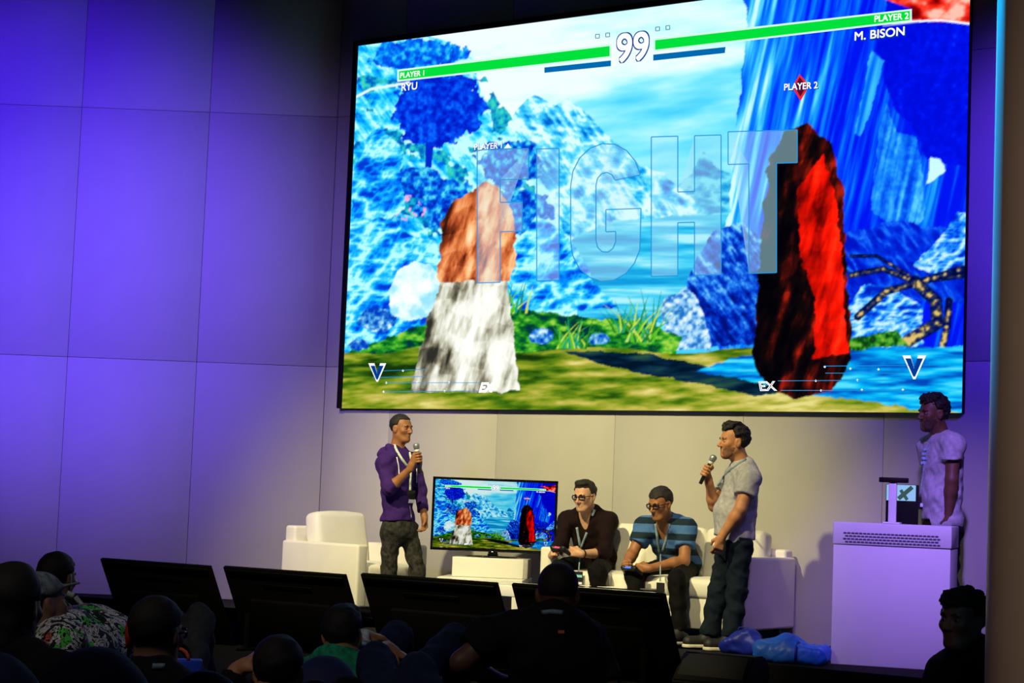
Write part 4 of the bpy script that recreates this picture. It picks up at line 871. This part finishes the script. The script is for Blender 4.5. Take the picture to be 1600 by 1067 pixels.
# striped shirt: broad bands
m_stripe = bpy.data.materials.new('striped_jersey'); m_stripe.use_nodes = True; nt = m_stripe.node_tree; b = nt.nodes['Principled BSDF']; b.inputs['Roughness'].default_value = 0.85; b.inputs['Specular IOR Level'].default_value = .15
tc = nt.nodes.new('ShaderNodeTexCoord'); sx = nt.nodes.new('ShaderNodeSeparateXYZ'); nt.links.new(tc.outputs['Object'], sx.inputs[0])
ma = nt.nodes.new('ShaderNodeMath'); ma.operation = 'MULTIPLY_ADD'; ma.inputs[1].default_value = 1/0.118; ma.inputs[2].default_value = 0.02; nt.links.new(sx.outputs['Z'], ma.inputs[0])
fr_ = nt.nodes.new('ShaderNodeMath'); fr_.operation = 'FRACT'; nt.links.new(ma.outputs[0], fr_.inputs[0])
rp = nt.nodes.new('ShaderNodeValToRGB'); rp.color_ramp.interpolation = 'CONSTANT'; rp.color_ramp.elements[0].color = (0.055, 0.14, 0.36, 1); rp.color_ramp.elements[1].color = (0.010, 0.022, 0.040, 1); rp.color_ramp.elements[1].position = 0.56
nt.links.new(fr_.outputs[0], rp.inputs[0]); nt.links.new(rp.outputs[0], b.inputs['Base Color'])
def feet(J, aA, aB, YA, YB, d, fl=STAGE):
    for k, px, Y in (('A', aA, YA), ('B', aB, YB)):
        p = at(px, 950, Y); p[2] = fl+.095; J['an'+k] = p; t = p+np.array(d)*.17; t[2] = fl+.04; J['toe'+k] = t
shoe_dark = (mat('dark_shoe', (0.012, 0.012, 0.014), 0.6), mat('pale_rubber', (0.62, 0.58, 0.46), 0.6))
# man in the purple hoodie with a microphone
Y0 = 16.0; A = lambda px, py, d=0: at(px, py, Y0+d)
J = dict(head=A(628, 669.5), hdir=(.78, -.62, 0), neck=A(619, 705, .02), pel=A(622, 820), shB=A(602, 724, -.10), shA=A(645, 721, .12), elB=A(607, 765, -.20), wrB=A(641, 732, -.27), elA=A(656, 770, .14), wrA=A(663, 807, .06), hipB=A(611, 828, -.05), hipA=A(638, 828, .06), knB=A(608, 888, -.03), knA=A(651, 888, .06), slv=.6, legr=.072)
feet(J, 657, 606, 16.1, 15.95, (.55, -.83, 0))
mt, mb = A(650, 692, -.27), A(656.5, 740, -.27); ga = A(652.7, 715, -.27)
p1 = person('man in a purple hooded jacket and worn black jeans, speaking into a microphone', J, 'brown', 'fade', top=m_purple, legs=m_jean, h=.238, hands=dict(B=('grip', ga, mt-mb, (-.83, -.45, 0), 1), A=('open', (.08, -.1, -1), (-.83, -.55, 0), -1, .7)), build=.93, hem=A(622, 814), cuff=dict(B=.30, A=.75), fold=.007, hood=True, shoes=shoe_dark)
microphone(mt, mb, 'handheld microphone in the hand of the man in the purple hoodie')
ln = strip(p1, 'lanyard', [(615, 692), (620, 704), (628, 717), (637, 729)], .020, m_lany, .010); strip(p1, 'lanyard', [(640, 706), (643, 720), (642, 735), (641, 750), (641, 766)], .018, m_lany, .010)
bd = card(p1, 'badge', 641.5, 776, .075, .105, m_badge, .012); card(p1, 'badge_card', 641.5, 783, .068, .030, m_badgew, .018, bd)
strip(p1, 'drawstring', [(620, 714), (623, 728), (624, 745)], .009, m_cord, .006); strip(p1, 'drawstring', [(651, 732), (651, 754)], .008, m_cord, .006)
strip(p1, 'zip', [(640, 790), (642, 801), (643, 810)], .008, mat('silver', (0.6, 0.6, 0.6), 0.3, metal=1), .005)
# seated player in the dark cardigan
U = np.array([0, 0, 1.])
J = dict(head=at_out(913, 775, .72), hdir=(-.56, -.80, -.16), neck=at_out(919, 804, .60), pel=at_out(932, 876, .42), shB=at_out(888, 815, .60), shA=at_out(949, 814, .55), elB=at_out(876, 851, .72), wrB=at_out(862, 868, .93), elA=at_out(945, 865, .64), wrA=at_out(908, 865, .90), hipB=at_out(908, 882, .48), hipA=at_out(940, 884, .48), knB=at_out(872, 889, 1.0), knA=at_out(934, 893, 1.02), slv=.6)
J['base'] = J['pel']
for k, px in (('A', 932), ('B', 880)):
    q = at_out(px, 960, 1.04); q[2] = STAGE+.095; J['an'+k] = q; t = q+WN*.17; t[2] = STAGE+.04; J['toe'+k] = t
cB = at_out(873, 858, 1.0)
p2 = person('seated man with glasses in a dark maroon cardigan holding a controller', J, 'pale', 'short', top=m_maroon, legs=m_blacktr, h=.248, hands=dict(B=('open', WN*.7+WD*.5+U*.35, WD*.8-WN*.5, 1, 1.15, .95, .12, .8), A=('open', WN*.45-WD*.9+U*.18, -WD*.5-WN*.85, -1, 1.1, .95, .12, .8)), build=1.0, cuff=dict(A=.42, B=.55), specs=True, shoes=shoe_dark, collar_v=True)
controller(cB, WN*.9+U*.35, U-WN*.3, 'black game controller in the hands of the man in the dark cardigan', emat('pink_light', rgb(255, 90, 120), 1.2))
strip(p2, 'lanyard', [(929, 796), (925, 806)], .020, m_lany2, .008); strip(p2, 'lanyard', [(901, 824), (904, 838), (906.5, 855)], .020, m_lany2, .008); strip(p2, 'lanyard', [(917, 832), (912, 845), (907, 858)], .020, m_lany2, .008)
q0 = at_out(907, 860, .80); q1 = at_out(904, 893, .93); v, f = g_ribbon([q0, q1], .012, WN); mk('lanyard', v, f, m_lany2, p2['root'])
v, f = g_box(at_out(904, 903, .95), (.075, .005, .10), Matrix.Rotation(-TH, 3, 'Z')); bd = mk('badge', v, f, m_badge, p2['root'], smooth=False)
v, f = g_box(at_out(904, 900, .958), (.066, .004, .020), Matrix.Rotation(-TH, 3, 'Z')); mk('badge_card', v, f, mat('badge_print', (0.25, 0.6, 0.7), 0.5), bd, smooth=False)
v, f = g_box(at_out(904, 911, .958), (.066, .004, .018), Matrix.Rotation(-TH, 3, 'Z')); mk('badge_card', v, f, m_badgew, bd, smooth=False)
w_ = J['wrA']; dd = nrm(J['wrA']-J['elA']); x_ = nrm(np.cross(dd, U)); z_ = np.cross(x_, dd)
v, f = g_tube([w_-dd*.015+(x_*math.cos(t)+z_*math.sin(t))*.033 for t in np.linspace(0, 6.2832, 17)[:-1]], .007, 6, True); mk('wristband', v, f, m_blackc, p2['root'])
# seated player in the striped shirt
J = dict(head=at_out(1031, 787, .80), hdir=(-.66, -.68, -.26), neck=at_out(1040, 819, .66), pel=at_out(1064, 884, .40), shB=at_out(1008, 822, .68), shA=at_out(1072, 824, .62), elB=at_out(988, 866, .80), wrB=at_out(977, 884, 1.0), elA=at_out(1069, 876, .74), wrA=at_out(1014, 888, .97), hipB=at_out(1042, 888, .48), hipA=at_out(1072, 890, .48), knB=at_out(990, 899, .98), knA=at_out(1058, 905, 1.06), slv=.62)
for k, px in (('A', 1062), ('B', 1000)):
    q = at_out(px, 980, 1.10); q[2] = STAGE+.095; J['an'+k] = q; t = q+WN*.17-WD*.04; t[2] = STAGE+.04; J['toe'+k] = t
p3 = person('seated man with glasses in a blue striped shirt holding a controller', J, 'brown', 'crop', top=m_stripe, legs=m_blacktr, h=.252, hands=dict(B=('open', WN*.75+WD*.35+U*.05, WD*.85-WN*.35, 1, 1.1, 1, .12, .8), A=('open', WN*.35-WD*.92+U*-.05, -WD*.4-WN*.9, -1, 1.1, 1, .12, .8)), sleeve='short', build=1.02, specs=True, shoes=shoe_dark, collar_v=True)
controller(at_out(984, 889, 1.08), WN*.9+U*.3, U-WN*.2, 'black game controller with a blue light, in the hands of the man in stripes', emat('blue_light', rgb(60, 110, 255), 2.0))
strip(p3, 'lanyard', [(1024, 818), (1027, 840), (1031, 866)], .020, m_lany2, .008); strip(p3, 'lanyard', [(1046, 818), (1041, 842), (1035, 862)], .020, m_lany2, .008)
q0 = at_out(1032, 866, .86); q1 = at_out(1031.5, 908, 1.02); v, f = g_ribbon([q0, (q0+q1)/2, q1], .012, WN); mk('lanyard', v, f, m_lany2, p3['root'])
v, f = g_box(at_out(1032, 918, 1.05), (.07, .005, .075), Matrix.Rotation(-TH, 3, 'Z')); mk('badge', v, f, m_badge, p3['root'], smooth=False)
# standing man in the grey tee shirt
Y0 = 14.25
J = dict(head=A(1145, 690), hdir=(-.955, -.29, .0), neck=A(1162, 729, .02), pel=A(1148, 846), shA=A(1171, 745, -.17), shB=A(1152, 743, .18), elA=A(1157, 795, -.24), wrA=A(1128, 838, -.22), elB=A(1116, 790, .15), wrB=A(1108, 755, .04), hipA=A(1155, 853, -.09), hipB=A(1141, 853, .09), knA=A(1151, 925, -.10), knB=A(1122, 925, .06), slv=.60, legr=.072)
feet(J, 1143, 1110, 14.12, 14.32, (-.93, -.25, 0))
mt, mb = A(1116.5, 711, -.02), A(1094, 756, -.02); ga = A(1104, 736, -.02)
p4 = person('standing man in a grey tee shirt and blue jeans speaking into a microphone', J, 'tan', 'quiff', top=m_grey, legs=m_navyj, h=.258, hands=dict(B=('grip', ga, mt-mb, (.1, .95, -.1), 1), A=('open', (-.28, -.05, -1), (-.3, .95, 0), -1, .55)), sleeve='short', build=1.06, belly=.035, hem=A(1146, 840), beard=(0.20, 0.088, 0.045), shoes=shoe_dark, fold=.0055)
microphone(mt, mb, 'handheld microphone in the hand of the man in the grey tee shirt')
strip(p4, 'lanyard', [(1166, 717), (1155, 724), (1142, 733), (1130, 746), (1120, 762), (1112, 782)], .018, m_lany2, .008)
# man behind the lectern
Y0 = 13.8
J = dict(head=A(1457, 646), hdir=(-.93, -.36, -.04), neck=A(1473, 686, .02), pel=A(1473, 820), shA=A(1489, 694, -.15), shB=A(1453, 697, .17), elA=A(1487, 750, -.20), wrA=A(1482, 806, -.15), elB=A(1449, 752, .24), wrB=A(1449, 806, .18), hipA=A(1480, 828, -.07), hipB=A(1466, 828, .08), knA=A(1480, 915, -.07), knB=A(1464, 915, .08), slv=.50)
feet(J, 1482, 1464, 13.75, 13.9, (-.85, -.5, 0))
p5 = person('man in a pale printed tee shirt standing behind the lectern', J, 'deep', 'curly', top=m_lilac, legs=m_blackc, h=.262, hands=dict(A=('open', (.1, .05, -1), (-.5, .85, 0), -1, .5)), sleeve='short', build=1.08, belly=.02, hem=A(1473, 812), shoes=shoe_dark, beard=(0.05, 0.023, 0.014))
strip(p5, 'lanyard', [(1456, 684), (1450, 700), (1445, 722), (1441, 748), (1438, 775)], .016, m_lany2, .008)
bd = card(p5, 'badge', 1438.5, 786, .06, .09, m_badge, .012); card(p5, 'badge_card', 1440, 789, .02, .026, m_badgew, .016, bd)
for i, (x, y, wd) in enumerate([(1449, 702, .05), (1448, 709, .07), (1447, 716, .06), (1446, 723, .065)]): card(p5, 'chest_print', x, y, wd, .018, mat('pale_blue_print', (0.25, 0.42, 0.62), 0.8, 0.4, 120), .004)

# ------------------------------------------------------------------ the audience
LOW = (0.016, 0.0085)
def seated(label, px, py, Y, face, skin='dim', hair='crop', top=None, legs=None, h=.24, lean=.14, knees=None, arms=None, hands=None, drop=.50, sleeve='long', build=1.0, feet_to=None, **k):
    H = at(px, py, Y); f = nrm([face[0], face[1], 0]); r = np.array([f[1], -f[0], 0]); nk = H-np.array([0, 0, .155])-f*.03; pel = nk+f*lean-np.array([0, 0, drop]); pel[2] = max(pel[2], .24)
    J = dict(head=H, hdir=face, neck=nk, pel=pel, shA=nk-r*.19-U*.05, shB=nk+r*.19-U*.05, floor=0.0)
    J['elA'] = J['shA']-r*.06+f*.08-U*.26; J['elB'] = J['shB']+r*.06+f*.08-U*.26; J['wrA'] = J['elA']+f*.2+r*.08+U*.02; J['wrB'] = J['elB']+f*.2-r*.08+U*.02
    J['hipA'] = pel-r*.09; J['hipB'] = pel+r*.09; kz = max(.52, pel[2]+.15)
    if knees: J['knA'], J['knB'] = at(*knees[0])-U*.07, at(*knees[1])-U*.07
    else:
        J['knA'] = pel-r*.15+f*.40; J['knB'] = pel+r*.15+f*.40; J['knA'][2] = J['knB'][2] = kz
    for s_ in 'AB':
        q = J['kn'+s_]+f*.12; q[2] = .095; J['an'+s_] = q; t = q+f*.17; t[2] = .04; J['toe'+s_] = t
    for a_, p_ in (arms or {}).items(): J[a_] = at(*p_)
    return person(label, J, skin, hair, top=top or m_blackc, legs=legs or m_blacktr, h=h, sleeve=sleeve, hands=hands, res=LOW, build=build, shoes=shoe_dark, **k)
m_bean = mat('navy_bean_bag', (0.010, 0.016, 0.075), 0.8, 0.2, 10, 0.3)
BEANS = 0
def bean(px, top, Y, rx, label, ry=None, seed=1):
    t = at(px, top, Y); ht = t[2]; S = Shape(); ry = ry or rx
    S.ell((t[0], t[1], ht*.42), (rx*1.15, ry*1.15, ht*.42), None, .1); S.ell((t[0], t[1], ht*.66), (rx*.95, ry*.9, ht*.34), None, .12); S.noise(.008, 14, seed); S.half((0, 0, .003), (0, 0, -1)); v, f = S.mesh(.02)
    r_ = empty('bean_bag', (t[0], t[1], 0), 0, label, 'bean bag', 'bean bags in the audience'); mk('cover', v, f, m_bean, r_)
    seam = []
    bvh = BVHTree.FromPolygons([Vector(q) for q in v], f.tolist())
    for a in np.linspace(-1.2, 1.2, 15):
        o = Vector((t[0]+math.sin(a)*3*.25, t[1]-3, ht*.5+math.cos(a)*0.0+ht*.5*math.cos(a))); hit = bvh.ray_cast(o, Vector((-math.sin(a)*.25*.9, 1, -.12)).normalized())
        if hit[0] is not None: seam.append(np.array(hit[0])+np.array([0, -.003, 0]))
    if len(seam) > 3: v, f = g_tube(seam, .006, 6); mk('piping', v, f, m_bean, r_)
    return r_
m_pat = bpy.data.materials.new('black_white_green_print'); m_pat.use_nodes = True; nt = m_pat.node_tree; b = nt.nodes['Principled BSDF']; b.inputs['Roughness'].default_value = .8
tc = nt.nodes.new('ShaderNodeTexCoord'); vo = nt.nodes.new('ShaderNodeTexVoronoi'); vo.inputs['Scale'].default_value = 26; ns = nt.nodes.new('ShaderNodeTexNoise'); ns.inputs['Scale'].default_value = 14; ns.inputs['Distortion'].default_value = 2.5
nt.links.new(tc.outputs['Object'], vo.inputs[0]); nt.links.new(tc.outputs['Object'], ns.inputs[0])
r1 = nt.nodes.new('ShaderNodeValToRGB'); r1.color_ramp.interpolation = 'CONSTANT'
for i, (p, c) in enumerate([(0, (.006, .006, .008)), (.47, (.75, .75, .75)), (.56, (.006, .006, .008)), (.60, (.65, .65, .68)), (.68, (.01, .01, .01))]):
    e_ = r1.color_ramp.elements[i] if i < 2 else r1.color_ramp.elements.new(p); e_.position = p; e_.color = (*c, 1)
r2 = nt.nodes.new('ShaderNodeValToRGB'); r2.color_ramp.interpolation = 'CONSTANT'; r2.color_ramp.elements[0].color = (1, 1, 1, 1); r2.color_ramp.elements[1].color = (.15, .9, .12, 1); r2.color_ramp.elements[1].position = .72; e_ = r2.color_ramp.elements.new(.88); e_.color = (.9, .15, .1, 1)
mxn = nt.nodes.new('ShaderNodeMixRGB'); mxn.blend_type = 'MULTIPLY'; mxn.inputs[0].default_value = 1; nt.links.new(ns.outputs[0], r1.inputs[0]); nt.links.new(vo.outputs['Color'], r2.inputs[0]); nt.links.new(r1.outputs[0], mxn.inputs[1]); nt.links.new(r2.outputs[0], mxn.inputs[2]); nt.links.new(mxn.outputs[0], b.inputs['Base Color'])
m_gjean = cloth('grey_denim', (0.055, 0.062, 0.068)); m_navy2 = cloth('navy_denim', (0.012, 0.02, 0.05)); m_green = cloth('green_print_tee', (0.03, 0.45, 0.20), (0.01, 0.16, 0.09)); m_red = cloth('red_fabric', (0.5, 0.03, 0.01))
a1 = seated('person with long dark hair in a dark top, seen from behind', 22, 948, 6.4, (.35, .92, 0), hair='long', h=.26)
# reclining man with a cap and a loud printed shirt
Y0 = 7.4
J = dict(head=A(66, 945), hdir=(.75, .62, .2), neck=A(72, 990, .02), pel=A(178, 1040, .45), shA=A(62, 1002, .20), shB=A(95, 1006, -.12), elA=A(120, 1010, .42), elB=A(130, 1045, -.05), wrA=A(160, 1020, .60), wrB=A(180, 1030, .25), hipA=A(180, 1040, .58), hipB=A(190, 1046, .42), knA=A(212, 1003, .82), knB=A(222, 1022, .66), floor=0.0, hup=(-.35, -.1, 1))
for s_ in 'AB': q = J['kn'+s_]+np.array([.2, .15, 0]); q[2] = .095; J['an'+s_] = q; t = q+np.array([.1, .13, 0]); t[2] = .04; J['toe'+s_] = t
a2 = person('reclining man in a cap and a black, white and green printed shirt', J, 'dim', 'crop', top=m_pat, legs=m_blacktr, h=.24, res=LOW, build=1.15, belly=.04, beard=(0.012, 0.008, 0.006), shoes=shoe_dark)
S = Shape(); L = a2['L']; S.ell(L(0, -.08, .22), np.array((.36, .44, .33))*.24, a2['R'], .02); S.bx(L(0, .42, .22), np.array((.24, .2, .02))*.24, a2['R'], .004, .02)
S.ops.append((lambda x, y, z: (x-L(0, 0, .12)[0])*a2['R'][0, 2]+(y-L(0, 0, .12)[1])*a2['R'][1, 2]+(z-L(0, 0, .12)[2])*a2['R'][2, 2], None, None, .004, True)); v, f = S.mesh(.006); mk('cap', v, f, mat('grey_printed_cap', (0.16, 0.2, 0.22), 0.8, 0.6, 40), a2['root'])
a3 = seated('person in a dark jacket with pale trim, seen from behind beside the purple wall', 91, 903, 9.4, (.45, .9, 0), hair='crop', knees=[(150, 956, 10.1), (167, 957, 9.9)], legs=m_gjean)
for q in ([(118, 932), (128, 945), (138, 958)], [(105, 926), (116, 930)]): strip(a3, 'trim', q, .022, m_lany, .008, default=9.3)
a3b = seated('person in grey jeans with raised knees, hidden behind the black-haired man', 248, 992, 8.8, (.3, .95, 0), knees=[(268, 949, 9.35), (312, 943, 9.2)], legs=m_gjean, feet_to=None)
a4 = seated('black-haired man with glasses and dark top, reclining before the raised grey knees', 247, 990, 6.4, (.42, .9, 0), hair='crop', h=.235, specs=True)
S = Shape(); S.ell(at(205, 992, 6.5), (.02, .05, .055), None, .01); S.noise(.003, 60, 2); v, f = S.mesh(.006); mk('hood', v, f, m_red, a4['root'])
strip(a4, 'lanyard', [(238, 1041), (258, 1041)], .02, m_lany2, .01, default=6.35)
a5 = seated('dark-haired person raising a hand with a phone', 436, 1050, 6.6, (.1, 1, 0), hair='crop', h=.24, arms=dict(elA=(350, 1105, 6.7), wrA=(371, 1048, 6.75)), hands=dict(A=('open', (.72, .1, .62), (.5, .1, -.8), -1, .55, 1.05)), skin='tan')
v, f = g_box(at(412, 1038, 6.76), (.012, .14, .07), Matrix.Rotation(.5, 3, 'Y')); ph = mk('phone', v, f, mat('phone_case', (0.5, 0.52, 0.5), 0.3), smooth=False); tag(ph, 'pale phone held in the raised hand of the dark-haired person', 'phone')
a6 = seated('dark-haired man in a green shirt with a hand on his knee', 536, 992, 8.2, (.25, .97, 0), hair='short', h=.245, top=m_green, legs=m_navy2, knees=[(622, 966, 9.2), (712, 971, 9.1)], sleeve='short', skin='tan', arms=dict(elB=(560, 1010, 8.5), wrB=(568, 993, 8.9), elA=(560, 1020, 8.3), wrA=(606, 1013, 8.5)), hands=dict(B=('open', (.9, .4, -.1), (0, .1, -1), -1, .4), A=('open', (.85, .2, -.4), (0, .1, -1), -1, .35)))
a7 = seated('person in navy jeans of whom mostly the raised knees show', 672, 1140, 6.3, (-.05, 1, 0), knees=[(590, 1003, 7.35), (655, 1014, 7.15)], legs=m_navy2, drop=.42)
a8 = seated('bald man in a black polo shirt in front of the monitors, seen from behind', 872, 929, 7.8, (.12, .98, -.12), hair='bald', hairc=(0.02, 0.010, 0.007), h=.25, sleeve='short', skin='deep', build=1.12, arms=dict(shA=(770, 995, 7.75), shB=(915, 1000, 7.9), elA=(722, 1035, 7.7), wrA=(775, 1062, 7.9), neck=(868, 968, 7.72)))
strip(a8, 'lanyard', [(846, 957), (862, 955), (880, 957)], .018, m_lany2, .004, default=7.6); card(a8, 'chest_print', 877, 987, .025, .012, mat('red_print', (0.7, 0.12, 0.05), 0.6), .004)
Y0 = 7.4
J = dict(head=A(1502, 968), hdir=(-.74, -.67, .0), neck=A(1519, 1018, .03), pel=A(1530, 1250, .05), shB=A(1480, 1052, .15), shA=A(1556, 1042, -.13), elB=A(1475, 1150, .1), elA=A(1565, 1150, -.2), wrB=A(1440, 1200, -.1), wrA=A(1500, 1210, -.25), hipB=A(1510, 1255, .1), hipA=A(1545, 1255, 0), knB=A(1400, 1220, -.05), knA=A(1430, 1240, -.25), floor=0.0)
for s_ in 'AB': q = J['kn'+s_].copy()+np.array([-.05, -.03, 0]); q[2] = .095; J['an'+s_] = q; t = q+np.array([-.12, -.1, 0]); t[2] = .04; J['toe'+s_] = t
a9 = person('dark-haired man in a black jacket sitting beside the brown wall, looking over his shoulder', J, 'dim', 'fringe', top=m_blackc, legs=m_blacktr, h=.232, res=(0.014, 0.0042), shoes=shoe_dark)
v, f = g_tube([a9['nk']+a9['T']@np.array([.075*math.cos(t), .075*math.sin(t), .035]) for t in np.linspace(0, 6.2832, 15)[:-1]], .022, 8, True); mk('collar', v, f, m_blackc, a9['root'])
bean(150, 1006, 5.7, .20, 'navy bean bag behind the man in the printed shirt', seed=3)
bean(-6, 1014, 6.0, .16, 'navy bean bag behind the long-haired person', seed=4)
bean(322, 1046, 5.2, .17, 'navy bean bag behind the black-haired man with glasses', seed=5)
bean(508, 1022, 7.65, .16, 'navy bean bag behind the man in the green shirt', seed=6)
bean(496, 1058, 5.7, .14, 'navy bean bag beside the person with the phone', seed=7)
# small blue gift bag with an orange handle on the floor between them
gp = at(288, 1030, 7.6); gb = empty('gift_bag', (gp[0], 7.6, 0), .2, 'blue paper bag with an orange handle between the seated people', 'bag')
o = box('bag_body', (.14, .1, gp[2]), (0, 0, gp[2]/2), mat('blue_paper', (0.01, 0.06, 0.6), 0.5, 0.15, 12), gb, 0.006)
v, f = g_tube([(-.03+.045*math.cos(t), -.04, gp[2]+.045*math.sin(t)) for t in np.linspace(0, math.pi, 9)], .007, 6); obj('handle', newmesh('handle', v, f), mat('orange_cord', (0.9, 0.12, 0.02), 0.6), gb)
